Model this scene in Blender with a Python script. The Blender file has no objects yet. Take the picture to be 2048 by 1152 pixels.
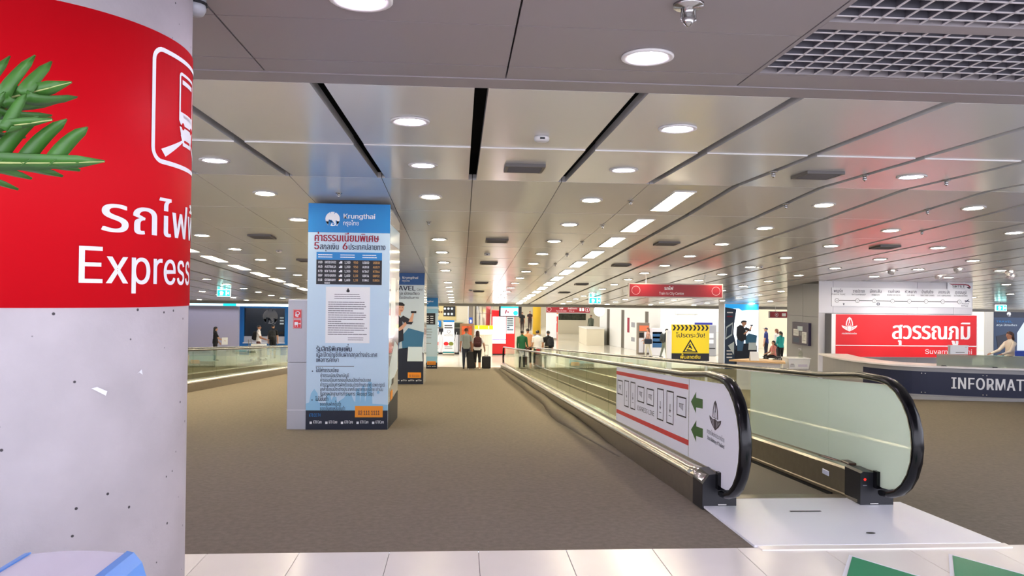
import bpy, bmesh, math, random, os
import numpy as np
from mathutils import Vector, Matrix
from mathutils.geometry import tessellate_polygon

# ------------------------------------------------------------------ camera, world, exposure
scene = bpy.context.scene
COL = scene.collection
CAM_H = 1.5
YAW, PITCH, ROLL = math.radians(3.89), math.radians(.34), math.radians(.7)
fwd = Vector((math.sin(YAW), math.cos(YAW), 0)); right = Vector((math.cos(YAW), -math.sin(YAW), 0)); up = Vector((0, 0, 1))
fwd, up = fwd*math.cos(PITCH)+up*math.sin(PITCH), up*math.cos(PITCH)-fwd*math.sin(PITCH)
right, up = right*math.cos(ROLL)+up*math.sin(ROLL), up*math.cos(ROLL)-right*math.sin(ROLL)
cam = bpy.data.cameras.new('camera'); cam.sensor_width = 36; cam.lens = 1500/2048*36; cam.clip_end = 300; cam.clip_start = .05
cam_o = bpy.data.objects.new('camera', cam); COL.objects.link(cam_o)
cam_o.matrix_world = Matrix((( right.x, up.x, -fwd.x, 0), (right.y, up.y, -fwd.y, 0), (right.z, up.z, -fwd.z, CAM_H), (0, 0, 0, 1)))
scene.camera = cam_o
world = bpy.data.worlds.new('world'); scene.world = world; world.use_nodes = True
wb = world.node_tree.nodes['Background']; wb.inputs[0].default_value = (.86, .86, 1.0, 1); wb.inputs[1].default_value = 2.1
vs = scene.view_settings
vs.view_transform = 'Standard'; vs.look = 'None'; vs.gamma = 1; vs.use_curve_mapping = False; vs.exposure = .92
cy = scene.cycles; cy.use_light_tree = False
cy.max_bounces = 7; cy.diffuse_bounces = 4; cy.glossy_bounces = 3; cy.transmission_bounces = 4; cy.transparent_max_bounces = 10; cy.caustics_reflective = False; cy.caustics_refractive = False
L_DOWN, L_STRIP, L_LOBBY = 50.0, 24.0, 6.0       # lamp radiances

# ------------------------------------------------------------------ materials
def lin(c):
    return tuple(((x/255)/12.92 if x/255 <= .04045 else ((x/255+.055)/1.055)**2.4) for x in c)
MATS = {}
def mat(name, rgb, rough=.5, metal=0., spec=.5, emit=0., var=0., scale=8., bump=0., bscale=60., coat=0.):
    if name in MATS: return MATS[name]
    m = bpy.data.materials.new(name); m.use_nodes = True; nt = m.node_tree; b = nt.nodes['Principled BSDF']
    c = lin(rgb)+(1,)
    b.inputs['Base Color'].default_value = c; b.inputs['Roughness'].default_value = rough
    b.inputs['Metallic'].default_value = metal; b.inputs['Specular IOR Level'].default_value = spec
    b.inputs['Coat Weight'].default_value = coat
    if emit:
        b.inputs['Emission Color'].default_value = c; b.inputs['Emission Strength'].default_value = emit
    if var or bump:
        tc = nt.nodes.new('ShaderNodeTexCoord')
        if var:
            n = nt.nodes.new('ShaderNodeTexNoise'); n.inputs['Scale'].default_value = scale; n.inputs['Detail'].default_value = 5
            nt.links.new(tc.outputs['Object'], n.inputs['Vector'])
            r = nt.nodes.new('ShaderNodeValToRGB')
            r.color_ramp.elements[0].position = .3; r.color_ramp.elements[1].position = .7
            r.color_ramp.elements[0].color = tuple(x*(1-var) for x in c[:3])+(1,); r.color_ramp.elements[1].color = tuple(min(1, x*(1+var)) for x in c[:3])+(1,)
            nt.links.new(n.outputs['Fac'], r.inputs['Fac']); nt.links.new(r.outputs['Color'], b.inputs['Base Color'])
        if bump:
            n2 = nt.nodes.new('ShaderNodeTexNoise'); n2.inputs['Scale'].default_value = bscale; n2.inputs['Detail'].default_value = 3
            nt.links.new(tc.outputs['Object'], n2.inputs['Vector'])
            bp = nt.nodes.new('ShaderNodeBump'); bp.inputs['Strength'].default_value = bump; bp.inputs['Distance'].default_value = .01
            nt.links.new(n2.outputs['Fac'], bp.inputs['Height']); nt.links.new(bp.outputs['Normal'], b.inputs['Normal'])
    MATS[name] = m
    return m

def glass_mat(name, tint, refl=.08, haze=0., hazecol=(210, 222, 205)):
    m = bpy.data.materials.new(name); m.use_nodes = True; nt = m.node_tree; nt.nodes.clear()
    out = nt.nodes.new('ShaderNodeOutputMaterial'); tr = nt.nodes.new('ShaderNodeBsdfTransparent'); tr.inputs[0].default_value = lin(tint)+(1,)
    gl = nt.nodes.new('ShaderNodeBsdfGlossy'); gl.inputs['Roughness'].default_value = .02; gl.inputs[0].default_value = (.9, .95, .9, 1)
    lw = nt.nodes.new('ShaderNodeLayerWeight'); lw.inputs['Blend'].default_value = .5          # same from either side of the thin pane
    pw_ = nt.nodes.new('ShaderNodeMath'); pw_.operation = 'POWER'; pw_.inputs[1].default_value = 5; nt.links.new(lw.outputs['Facing'], pw_.inputs[0])
    fr = nt.nodes.new('ShaderNodeMath'); fr.operation = 'MULTIPLY_ADD'; fr.inputs[1].default_value = .55; fr.inputs[2].default_value = refl*.5; nt.links.new(pw_.outputs[0], fr.inputs[0])
    mx = nt.nodes.new('ShaderNodeMixShader')
    src = tr
    if haze:
        df = nt.nodes.new('ShaderNodeBsdfDiffuse'); df.inputs[0].default_value = lin(hazecol)+(1,)
        tl = nt.nodes.new('ShaderNodeBsdfTranslucent'); tl.inputs[0].default_value = lin(hazecol)+(1,)
        m1 = nt.nodes.new('ShaderNodeMixShader'); m1.inputs[0].default_value = .3; nt.links.new(df.outputs[0], m1.inputs[1]); nt.links.new(tl.outputs[0], m1.inputs[2])
        m2 = nt.nodes.new('ShaderNodeMixShader'); m2.inputs[0].default_value = haze; nt.links.new(tr.outputs[0], m2.inputs[1]); nt.links.new(m1.outputs[0], m2.inputs[2])
        src = m2
    nt.links.new(fr.outputs[0], mx.inputs[0]); nt.links.new(src.outputs[0], mx.inputs[1]); nt.links.new(gl.outputs[0], mx.inputs[2])
    nt.links.new(mx.outputs[0], out.inputs[0])
    MATS[name] = m
    return m

def concrete_mat():
    m = mat('concrete', (188, 182, 185), .75, var=.10, scale=3.5, bump=.15, bscale=40)
    nt = m.node_tree; b = nt.nodes['Principled BSDF']; src = b.inputs['Base Color'].links[0].from_socket
    tc = nt.nodes.new('ShaderNodeTexCoord'); vo = nt.nodes.new('ShaderNodeTexVoronoi'); vo.inputs['Scale'].default_value = 17
    nt.links.new(tc.outputs['Object'], vo.inputs['Vector'])
    cr = nt.nodes.new('ShaderNodeValToRGB'); cr.color_ramp.elements[0].position = .07; cr.color_ramp.elements[1].position = .10
    nt.links.new(vo.outputs['Distance'], cr.inputs['Fac'])
    # only a share of the cells carry an air hole
    sp = nt.nodes.new('ShaderNodeSeparateColor'); nt.links.new(vo.outputs['Color'], sp.inputs[0])
    gt = nt.nodes.new('ShaderNodeMath'); gt.operation = 'GREATER_THAN'; gt.inputs[1].default_value = .45; nt.links.new(sp.outputs[0], gt.inputs[0])
    mxm = nt.nodes.new('ShaderNodeMath'); mxm.operation = 'MAXIMUM'; nt.links.new(gt.outputs[0], mxm.inputs[0]); nt.links.new(cr.outputs['Color'], mxm.inputs[1])
    mx = nt.nodes.new('ShaderNodeMix'); mx.data_type = 'RGBA'; mx.inputs[6].default_value = (.05, .045, .05, 1)
    nt.links.new(mxm.outputs[0], mx.inputs[0]); nt.links.new(src, mx.inputs[7]); nt.links.new(mx.outputs[2], b.inputs['Base Color'])
    return m

WHITE = mat('white_print', (236, 238, 242), .5)
BLACK = mat('black_print', (16, 16, 20), .5)
RED = mat('red_film', (206, 6, 24), .6, spec=.15)
SIGNRED = mat('sign_red', (214, 26, 34), .4)
DARKRED = mat('hanging_sign_red', (150, 16, 28), .4)
GREEN = mat('green_print', (52, 98, 38), .5)
NAVY = mat('navy', (14, 24, 58), .4)
NAVYP = mat('navy_print', (16, 26, 46), .45)
SKYB = mat('sky_blue_print', (22, 128, 200), .4)
PALEB = mat('pale_blue_banner', (188, 214, 232), .4)
MIDB = mat('mid_blue_print', (140, 192, 222), .45)
ORANGE = mat('orange_print', (238, 148, 30), .5)
CRIMSON = mat('crimson_print', (150, 14, 50), .5)
INK = mat('ink_print', (22, 34, 66), .5)
GREYINK = mat('grey_print', (120, 122, 128), .5)
STEEL = mat('brushed_steel', (150, 142, 128), .3, metal=.85, var=.06, scale=20)
BRIGHTSTEEL = mat('bright_steel', (214, 212, 206), .22, metal=.9)
RUBBER = mat('black_rubber', (6, 6, 10), .2, spec=.35)
BLACKPL = mat('black_plastic', (20, 21, 28), .4)
GREYPANEL = mat('grey_cladding', (176, 178, 186), .4, metal=.1)
LIGHTPANEL = mat('light_cladding', (212, 212, 218), .4)
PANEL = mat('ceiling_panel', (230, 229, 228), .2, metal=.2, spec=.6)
PANELNEAR = mat('near_panel_dimmed', (158, 151, 153), .45, metal=.1)  # base colour lowered to stand for the weaker light on these panels
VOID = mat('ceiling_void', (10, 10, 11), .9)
CARPET = mat('carpet', (132, 123, 109), .95, var=.10, scale=26, bump=.5, bscale=220, spec=.1)
TILE = mat('tile', (244, 239, 230), .22, var=.02, scale=3)
GROUT = mat('grout', (90, 84, 80), .9)
STONE = mat('lobby_stone', (226, 220, 204), .12, var=.03, scale=1)
CONC = concrete_mat()
SKIN = mat('skin', (196, 150, 122), .6)
SKINTAN = mat('tan_skin', (168, 118, 92), .6)
HAIR = mat('black_hair', (22, 18, 18), .5)
HAIRRED = mat('dark_red_hair', (62, 22, 22), .5)
HAIRBR = mat('brown_hair', (110, 58, 34), .5)
GLASS = glass_mat('clear_glass', (243, 247, 240))
FROST = glass_mat('frosted_green_glass', (236, 244, 232), haze=.8, hazecol=(238, 248, 230))
LAMP = mat('lamp_warm', (255, 240, 208), .5, emit=L_DOWN)
LAMPCOOL = mat('lamp_cool', (240, 226, 255), .5, emit=L_DOWN*.55)
STRIP = mat('strip_lamp', (255, 236, 200), .5, emit=L_STRIP)
LOBBYFILL = mat('lobby_fill_lamp', (255, 250, 238), .5, emit=L_LOBBY)
TRIMW = mat('white_trim', (225, 222, 220), .4)

# ------------------------------------------------------------------ mesh helpers
class MB:
    def __init__(s): s.v = []; s.f = []; s.m = []
    def add(s, vs, fs, m=0):
        o = len(s.v); s.v += [tuple(p) for p in vs]; s.f += [tuple(i+o for i in f) for f in fs]; s.m += [m]*len(fs); return s
    def box(s, x0, x1, y0, y1, z0, z1, m=0):
        return s.add([(x0,y0,z0),(x1,y0,z0),(x1,y1,z0),(x0,y1,z0),(x0,y0,z1),(x1,y0,z1),(x1,y1,z1),(x0,y1,z1)],
                     [(0,3,2,1),(4,5,6,7),(0,1,5,4),(1,2,6,5),(2,3,7,6),(3,0,4,7)], m)
    def bbox(s, x0, x1, y0, y1, z0, z1, b=.01, m=0):
        # box with chamfered vertical and horizontal edges
        def ring(z, i): return [(x0+i,y0,z),(x1-i,y0,z),(x1,y0+i,z),(x1,y1-i,z),(x1-i,y1,z),(x0+i,y1,z),(x0,y1-i,z),(x0,y0+i,z)]
        def ins(z): return [(x0+b,y0+b,z),(x1-b,y0+b,z),(x1-b,y0+b,z),(x1-b,y1-b,z),(x1-b,y1-b,z),(x0+b,y1-b,z),(x0+b,y1-b,z),(x0+b,y0+b,z)]
        rs = [ins(z0), ring(z0+b, b), ring(z1-b, b), ins(z1)]
        vs_ = sum(rs, []); fs = []
        for r in range(3):
            for i in range(8):
                j = (i+1) % 8; fs.append((r*8+i, r*8+j, r*8+8+j, r*8+8+i))
        fs += [tuple(reversed(range(8))), tuple(range(24, 32))]
        return s.add(vs_, fs, m)
    def rbox(s, c, h, rz, m=0):
        ca, sa = math.cos(rz), math.sin(rz); pts = []
        for z in (-1, 1):
            for x, y in ((-1,-1),(1,-1),(1,1),(-1,1)):
                X, Y = x*h[0], y*h[1]; pts.append((c[0]+X*ca-Y*sa, c[1]+X*sa+Y*ca, c[2]+z*h[2]))
        return s.add(pts, [(0,3,2,1),(4,5,6,7),(0,1,5,4),(1,2,6,5),(2,3,7,6),(3,0,4,7)], m)
    def prism(s, pts, fn0, fn1, m=0):
        # pts 2D outline, fn0/fn1 map (a,b) to the two end faces
        n = len(pts); vs_ = [fn0(*p) for p in pts]+[fn1(*p) for p in pts]
        fs = [tuple(range(n)), tuple(reversed(range(n, 2*n)))]+[((i+1) % n, i, n+i, n+(i+1) % n) for i in range(n)]
        return s.add(vs_, fs, m)
    def sweep(s, frames, closed=True, caps=True, m=0):
        n = len(frames[0]); vs_ = [p for fr in frames for p in fr]; fs = []
        for k in range(len(frames)-1):
            for i in range(n if closed else n-1):
                j = (i+1) % n; fs.append((k*n+i, k*n+j, (k+1)*n+j, (k+1)*n+i))
        if caps and closed: fs += [tuple(reversed(range(n))), tuple(range((len(frames)-1)*n, len(frames)*n))]
        return s.add(vs_, fs, m)
    def tube(s, path, r, n=8, m=0, caps=True):
        path = [Vector(p) for p in path]; rs = r if isinstance(r, (list, tuple)) else [r]*len(path); frames = []; ref = None
        for i, p in enumerate(path):
            t = (path[min(i+1, len(path)-1)]-path[max(i-1, 0)]).normalized()
            if ref is None: ref = Vector((0,0,1)) if abs(t.z) < .9 else Vector((1,0,0))
            a = t.cross(ref).normalized(); b = a.cross(t).normalized(); ref = b
            frames.append([tuple(p+(a*math.cos(2*math.pi*k/n)+b*math.sin(2*math.pi*k/n))*rs[i]) for k in range(n)])
        return s.sweep(frames, True, caps, m)
    def lathe(s, prof, n=20, c=(0,0,0), m=0, caps=True):
        frames = [[(c[0]+r*math.cos(2*math.pi*k/n), c[1]+r*math.sin(2*math.pi*k/n), c[2]+z) for k in range(n)] for r, z in prof]
        return s.sweep(frames, True, caps, m)
    def ell(s, c, r, n=12, k=8, m=0, z0=-1., z1=1.):
        prof = []
        for i in range(k+1):
            a = math.asin(z0)+(math.asin(z1)-math.asin(z0))*i/k; prof.append((math.cos(a), math.sin(a)))
        frames = [[(c[0]+r[0]*q*math.cos(2*math.pi*j/n), c[1]+r[1]*q*math.sin(2*math.pi*j/n), c[2]+r[2]*w) for j in range(n)] for q, w in prof]
        return s.sweep(frames, True, True, m)
    def mesh(s, name, mats, smooth=False):
        me = bpy.data.meshes.new(name); me.from_pydata(s.v, [], s.f)
        for x in (mats if isinstance(mats, (list, tuple)) else [mats]): me.materials.append(x)
        if any(s.m): me.polygons.foreach_set('material_index', s.m)
        if smooth: me.polygons.foreach_set('use_smooth', [True]*len(me.polygons))
        me.update()
        return me
    def build(s, name, mats, parent=None, loc=None, rz=0, smooth=False):
        return link(name, s.mesh(name, mats, smooth), parent, loc, rz)

def link(name, me, parent=None, loc=None, rz=0):
    o = bpy.data.objects.new(name, me); COL.objects.link(o)
    if loc is not None: o.location = loc
    if rz: o.rotation_euler = (0, 0, rz)
    if parent is not None: o.parent = parent
    return o
def tag(o, label=None, cat=None, group=None, kind=None):
    if label: o['label'] = label
    if cat: o['category'] = cat
    if group: o['group'] = group
    if kind: o['kind'] = kind
    return o
def thing(name, label, cat, loc=(0,0,0), rz=0, group=None):
    return tag(link(name, None, None, loc, rz), label, cat, group)
def struct(o, label=None):
    return tag(o, label, None, None, 'structure')
def copy_tree(o, parent=None):
    c = o.copy(); COL.objects.link(c); c.parent = parent
    for ch in list(o.children): copy_tree(ch, c)
    return c
ORD = ['first','second','third','fourth','fifth','sixth','seventh','eighth','ninth','tenth','eleventh','twelfth','thirteenth','fourteenth','fifteenth','sixteenth','seventeenth','eighteenth','nineteenth','twentieth']

# ------------------------------------------------------------------ lettering
FONT = None
try:
    FONT = bpy.data.fonts.load(os.path.join(bpy.utils.resource_path('LOCAL'), 'datafiles', 'fonts', 'Inter.woff2'))
except Exception:
    FONT = None
GC = {}; _CAP = {}
def _cap(thai):
    if thai not in _CAP:
        cu = bpy.data.curves.new('glyph', 'FONT'); cu.body = 'ก' if thai else 'H'; cu.size = 1
        if FONT and not thai: cu.font = FONT
        o = bpy.data.objects.new('glyph', cu); me = bpy.data.meshes.new_from_object(o); _CAP[thai] = max(v.co.y for v in me.vertices)
        bpy.data.objects.remove(o); bpy.data.curves.remove(cu); bpy.data.meshes.remove(me)
    return _CAP[thai]
def _raw(body):
    thai = any(0x0e00 <= ord(c) <= 0x0e7f for c in body)
    cu = bpy.data.curves.new('glyph', 'FONT'); cu.body = body; cu.size = 1; cu.resolution_u = 4
    if FONT and not thai: cu.font = FONT
    o = bpy.data.objects.new('glyph', cu); me = bpy.data.meshes.new_from_object(o)
    k = .727/_cap(False) if not thai else .60/_cap(True)
    vs_ = [(v.co.x*k, v.co.y*k) for v in me.vertices]; fs = [tuple(p.vertices) for p in me.polygons]
    bpy.data.objects.remove(o); bpy.data.curves.remove(cu); bpy.data.meshes.remove(me)
    return vs_, fs
def _outline(ch):
    """fill a letter contour by contour, so that strokes that overlap stay whole"""
    cu = bpy.data.curves.new('glyph', 'FONT'); cu.body = ch; cu.size = 1; cu.resolution_u = 4; cu.fill_mode = 'NONE'
    o = bpy.data.objects.new('glyph', cu); me = bpy.data.meshes.new_from_object(o); k = .60/_cap(True)
    P = [(v.co.x*k, v.co.y*k) for v in me.vertices]; nb = {}
    for e in me.edges:
        a, b = e.vertices; nb.setdefault(a, []).append(b); nb.setdefault(b, []).append(a)
    bpy.data.objects.remove(o); bpy.data.curves.remove(cu); bpy.data.meshes.remove(me)
    loops, seen = [], set()
    for s0 in nb:
        if s0 in seen: continue
        lp, prv, cur = [s0], None, s0; seen.add(s0)
        while True:
            nx = [q for q in nb[cur] if q != prv and q not in seen]
            if not nx: break
            prv, cur = cur, nx[0]; lp.append(cur); seen.add(cur)
        if len(lp) > 2: loops.append([P[i] for i in lp])
    def inside(p, L):
        c = False
        for i in range(len(L)):
            (x1, y1), (x2, y2) = L[i-1], L[i]
            if (y1 > p[1]) != (y2 > p[1]) and p[0] < (x2-x1)*(p[1]-y1)/(y2-y1)+x1: c = not c
        return c
    hole_of = {}
    for i, L in enumerate(loops):
        for j, M in enumerate(loops):
            if i != j and all(inside(p, M) for p in L): hole_of[i] = j
    vs_, fs = [], []
    for n, (j, M) in enumerate((j, M) for j, M in enumerate(loops) if j not in hole_of):
        polys = [[Vector((p[0], p[1], 0)) for p in M]]+[[Vector((p[0], p[1], 0)) for p in loops[i]] for i in hole_of if hole_of[i] == j]
        tri = tessellate_polygon(polys); k0 = len(vs_); vs_ += [(p.x, p.y, .12*n) for q in polys for p in q]; 
        for t in tri:
            a, b, c = (vs_[k0+i] for i in t); s = (b[0]-a[0])*(c[1]-a[1])-(b[1]-a[1])*(c[0]-a[0])
            fs.append(tuple(k0+i for i in (t if s > 0 else reversed(t))))
    return vs_, fs
def _adv(ch):
    p = 'า' if 0x0e00 <= ord(ch) <= 0x0e7f else 'H'
    return max(x for x, y in _raw(p+ch+p)[0])-max(x for x, y in _raw(p+p)[0])
def glyph(ch):
    if ch not in GC:
        vs_, fs = _raw(ch) if ch.strip() else ([], [])
        if 0x0e31 <= ord(ch) <= 0x0e4e and ch not in 'เแโใไาะๅ' and ord(ch) not in (0x0e32, 0x0e33, 0x0e30) and (ord(ch) == 0x0e31 or 0x0e34 <= ord(ch) <= 0x0e3a or 0x0e47 <= ord(ch) <= 0x0e4e):
            vs_, fs2 = _raw('ก'+ch); adv0 = _adv('ก')
            # keep only the mark: vertices not belonging to the base letter
            base = set((round(x, 4), round(y, 4)) for x, y in _raw('ก')[0])
            keep = [i for i, p in enumerate(vs_) if (round(p[0], 4), round(p[1], 4)) not in base]
            idx = {i: k for k, i in enumerate(keep)}
            fs = [tuple(idx[i] for i in f) for f in fs2 if all(i in idx for i in f)]
            vs_ = [(vs_[i][0]-adv0, vs_[i][1]) for i in keep]; adv = 0.
        else:
            adv = _adv(ch)
            if ch in 'หลส': vs_, fs = _outline(ch)
        GC[ch] = (vs_, fs, adv)
    return GC[ch]
UPPER = '\u0e31\u0e34\u0e35\u0e36\u0e37'; TONE = '\u0e47\u0e48\u0e49\u0e4a\u0e4b\u0e4c'; TALL = 'ปฝฟฬ'
def layout(body):
    vs_, fs = [], []; x = 0.; prev = ''; prev2 = ''
    for ch in body:
        g, gf, adv = glyph(ch); dx = dy = 0.
        if ch in TONE and prev in UPPER and prev: dy = .2
        base = prev if prev not in UPPER+TONE else prev2
        if base and base in TALL and (ch in TONE or ch in UPPER): dx = -.16
        k = len(vs_); vs_ += [(p[0]+x+dx, p[1]+dy, p[2] if len(p) > 2 else 0.) for p in g]; fs += [tuple(i+k for i in f) for f in gf]
        x += adv; prev2, prev = prev, ch
    return vs_, fs, x

class Sheet:
    """flat print laid on a surface: map(u, v, w) gives the point, w the height above the surface"""
    def __init__(s, mapf, step=.0012): s.map = mapf; s.step = step; s.mb = MB(); s.mats = []; s.cut = None
    def mi(s, m):
        if m not in s.mats: s.mats.append(m)
        return s.mats.index(m)
    def raw(s, pts, fs, m, layer): s.mb.add([(p[0], p[1], (layer+(p[2] if len(p) > 2 else 0))*s.step) for p in pts], fs, s.mi(m))
    def poly(s, pts, m, layer=1): s.raw(pts, [tuple(range(len(pts)))], m, layer)
    def rect(s, u0, v0, u1, v1, m, layer=1): s.poly([(u0,v0),(u1,v0),(u1,v1),(u0,v1)], m, layer)
    def frame(s, u0, v0, u1, v1, t, m, layer=1, tv=None):
        tv = tv or t
        s.rect(u0, v0, u1, v0+tv, m, layer); s.rect(u0, v1-tv, u1, v1, m, layer); s.rect(u0, v0+tv, u0+t, v1-tv, m, layer); s.rect(u1-t, v0+tv, u1, v1-tv, m, layer)
    def disc(s, u, v, r, m, layer=1, n=24, ry=None, a0=0., a1=360.):
        ry = ry or r; s.poly([(u+r*math.cos(math.radians(a0+(a1-a0)*k/n)), v+ry*math.sin(math.radians(a0+(a1-a0)*k/n))) for k in range(n if a1-a0 >= 360 else n+1)], m, layer)
    def ring(s, u, v, r, t, m, layer=1, n=28):
        P = [(u+q*math.cos(2*math.pi*k/n), v+q*math.sin(2*math.pi*k/n)) for q in (r, r-t) for k in range(n)]
        s.raw(P, [(k, (k+1) % n, n+(k+1) % n, n+k) for k in range(n)], m, layer)
    def rframe(s, u0, v0, u1, v1, rad, t, m, layer=1, n=6):
        def ol(i):
            o = []; R_ = max(rad-i, .001)
            for cx, cy, a in ((u1-rad, v1-rad, 0), (u0+rad, v1-rad, 90), (u0+rad, v0+rad, 180), (u1-rad, v0+rad, 270)):
                for k in range(n+1):
                    b = math.radians(a+90*k/n); o.append((cx+R_*math.cos(b), cy+R_*math.sin(b)))
            return o
        A, B = ol(0), ol(t); k = len(A)
        s.raw(A+B, [(i, (i+1) % k, k+(i+1) % k, k+i) for i in range(k)], m, layer)
    def text(s, body, u, v, em, m, layer=2, align='l', bold=0., width=None):
        vs_, fs, w = layout(body); w += 2*bold; sx = em if not width else width/max(w, 1e-6)
        off = {'l': 0, 'c': -w*sx/2, 'r': -w*sx}[align]
        for q, b_ in enumerate([0.] if not bold else [0., 2*bold, bold]):       # heavier strokes from shifted copies, each a hair higher
            s.raw([(u+off+(p[0]+b_)*sx, v+p[1]*em, p[2]) for p in vs_], fs, m, layer+.3*q)
    def lines(s, u0, u1, v1, n, dv, h, m, layer=1, ragged=.9, seed=1):
        R_ = random.Random(seed)
        for k in range(n):
            a = u0
            e = u0+(u1-u0)*(R_.uniform(.25, .7) if (k % 5 == 4) else ragged+R_.uniform(0, 1-ragged))
            while a < e:
                b = min(a+R_.uniform(.02, .08)*(u1-u0)*2, e); s.rect(a, v1-k*dv, b, v1-k*dv+h, m, layer); a = b+.006*(u1-u0)
    def flush(s, name, parent, label=None):
        if s.cut:
            bm = bmesh.new(); me = s.mb.mesh(name, s.mats); bm.from_mesh(me); bpy.data.meshes.remove(me)
            u0 = min(v.co.x for v in bm.verts); u1 = max(v.co.x for v in bm.verts); u = u0+s.cut
            while u < u1:
                bmesh.ops.bisect_plane(bm, geom=bm.verts[:]+bm.edges[:]+bm.faces[:], plane_co=(u, 0, 0), plane_no=(1, 0, 0)); u += s.cut
            for v in bm.verts: v.co = s.map(v.co.x, v.co.y, v.co.z)
            me = bpy.data.meshes.new(name); bm.to_mesh(me); bm.free()
            for x in s.mats: me.materials.append(x)
            o = link(name, me, parent)
        else:
            s.mb.v = [tuple(s.map(*p)) for p in s.mb.v]; o = s.mb.build(name, s.mats, parent)
        if label: o['label'] = label
        s.mb = MB(); s.mats = []
        return o
def plane_map(O, U, V):
    O, U, V = Vector(O), Vector(U).normalized(), Vector(V).normalized(); N = U.cross(V)
    return lambda u, v, w: O+U*u+V*v+N*w

SL = .065
def floor_z(Y): return 0. if Y < 5 else (-SL*(Y-5) if Y < 33.6 else -SL*28.6)
def ceil_z(Y):
    if Y <= 6.72: return 2.8
    if Y <= 8.66: return 2.792                      # the second row of panels hangs a lip lower
    if Y <= 10.6: return 2.792-.08*(Y-8.66)
    return 2.792-.1552-.067*(Y-10.6)
# ------------------------------------------------------------------ the setting: floors
XL, XR = -21., 36.
mb = MB(); Ys = [4.35, 5.0]+[5+28.6*i/8 for i in range(1, 9)]
mb.add([(x, y, floor_z(y)) for y in Ys for x in (XL, XR)], [(2*i, 2*i+1, 2*i+3, 2*i+2) for i in range(len(Ys)-1)])
floor = struct(mb.build('floor', CARPET), 'grey-brown carpet sloping down between the walkways')
mb = MB().box(XL, XR, 33.6, 76, -SL*28.6-.1, -SL*28.6-.004)
floor2 = struct(mb.build('floor', STONE), 'glossy cream stone floor of the far lobby')
mb = MB().box(-7, 9, -2.2, 4.35, -.06, -.006)
floor3 = struct(mb.build('floor', GROUT), 'white tiled floor in front of the carpet')
tm = MB().bbox(-.2535, .2535, -.2535, .2535, -.03, .004, .002).mesh('tile', TILE)
for j in range(7):
    for i in range(-9, 9):
        link('tile', tm, floor3, (.12+.51*(i+.5), 4.35-.51*(j+.5), 0))
# carpeted kerb that swells along the walkway's outer skirt
kr = [(7.6,1.70,.0),(8.6,1.64,.015),(9.4,1.58,.035),(10.1,1.55,.05),(11.0,1.50,.07),(11.7,1.50,.07),(12.8,1.55,.07),(13.8,1.61,.08),(14.9,1.62,.10),(17,1.60,.09),(19,1.63,.10),(20.8,1.62,.09),(23,1.61,.09),(25,1.64,.09),(28,1.64,.08),(31,1.66,.07)]
fr = []
for Y, x, h in kr:
    z = floor_z(Y); fr.append([(x-.07,Y,z),(x-.02,Y,z+h*.7),(x+.03,Y,z+h),(1.74,Y,z+h*1.1),(1.74,Y,z)])
kerb = MB().sweep(fr).build('carpet_kerb', CARPET, floor, smooth=True)
kerb['label'] = 'carpeted kerb swelling along the walkway skirt'
# landing plate and threshold of the right walkway
PLATE = mat('landing_plate', (246, 248, 255), .3, metal=.1, var=.02, scale=2)
land = thing('landing_plate', 'pale metal landing plate at the foot of the right walkway', 'landing plate')
mb = MB().add([(1.76,4.36,0),(3.30,4.36,0),(3.20,5.25,0),(2.90,5.25,0),(2.86,5.46,0),(1.98,5.46,0),(1.94,5.25,0),(1.72,5.25,0)]+[(1.76,4.36,.014),(3.30,4.36,.014),(3.20,5.25,.014),(2.90,5.25,.014),(2.86,5.46,.014),(1.98,5.46,.014),(1.94,5.25,.014),(1.72,5.25,.014)],
       [tuple(reversed(range(8))), tuple(range(8, 16))]+[(i,(i+1)%8,8+(i+1)%8,8+i) for i in range(8)])
mb.build('plate', PLATE, land)
MB().box(1.78, 3.32, 4.29, 4.36, 0, .012).build('threshold_strip', TILE, land)
sh = Sheet(plane_map((0,0,.0145),(1,0,0),(0,1,0)))
sh.rect(2.28, 5.02, 2.50, 5.045, mat('slot_dark', (40,40,50), .6)); sh.flush('slot_mark', land)
sh.disc(2.59, 4.56, .03, BLACK, ry=.016); sh.flush('dark_spot', land)
# two green arrow stickers on the tiles
for n, (x, w) in enumerate(((2.26, 'left'), (2.86, 'right'))):
    t = thing('floor_arrow', f'{w} of the two green floor arrows stuck on the tiles', 'floor sticker', (x, 4.17, .0046), group='green floor arrows')
    for nm, s_, m, z in (('white_border', 1, WHITE, 0), ('arrow_face', .9, mat('arrow_green', (34, 146, 100), .4), .002)):
        b = .04*(1-s_)/.1
        P = [(0,.035 if s_ == 1 else 0),(.35,-.5),(.16,-.5),(.16,-1.0),(-.16,-1.0),(-.16,-.5),(-.35,-.5)]
        if s_ != 1: P = [(0,0),(.305,-.475),(.135,-.475),(.135,-.975),(-.135,-.975),(-.135,-.475),(-.305,-.475)]
        MB().prism(P, lambda a, c: (a, c, z+.002), lambda a, c: (a, c, z)).build(nm, m, t)

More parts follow.
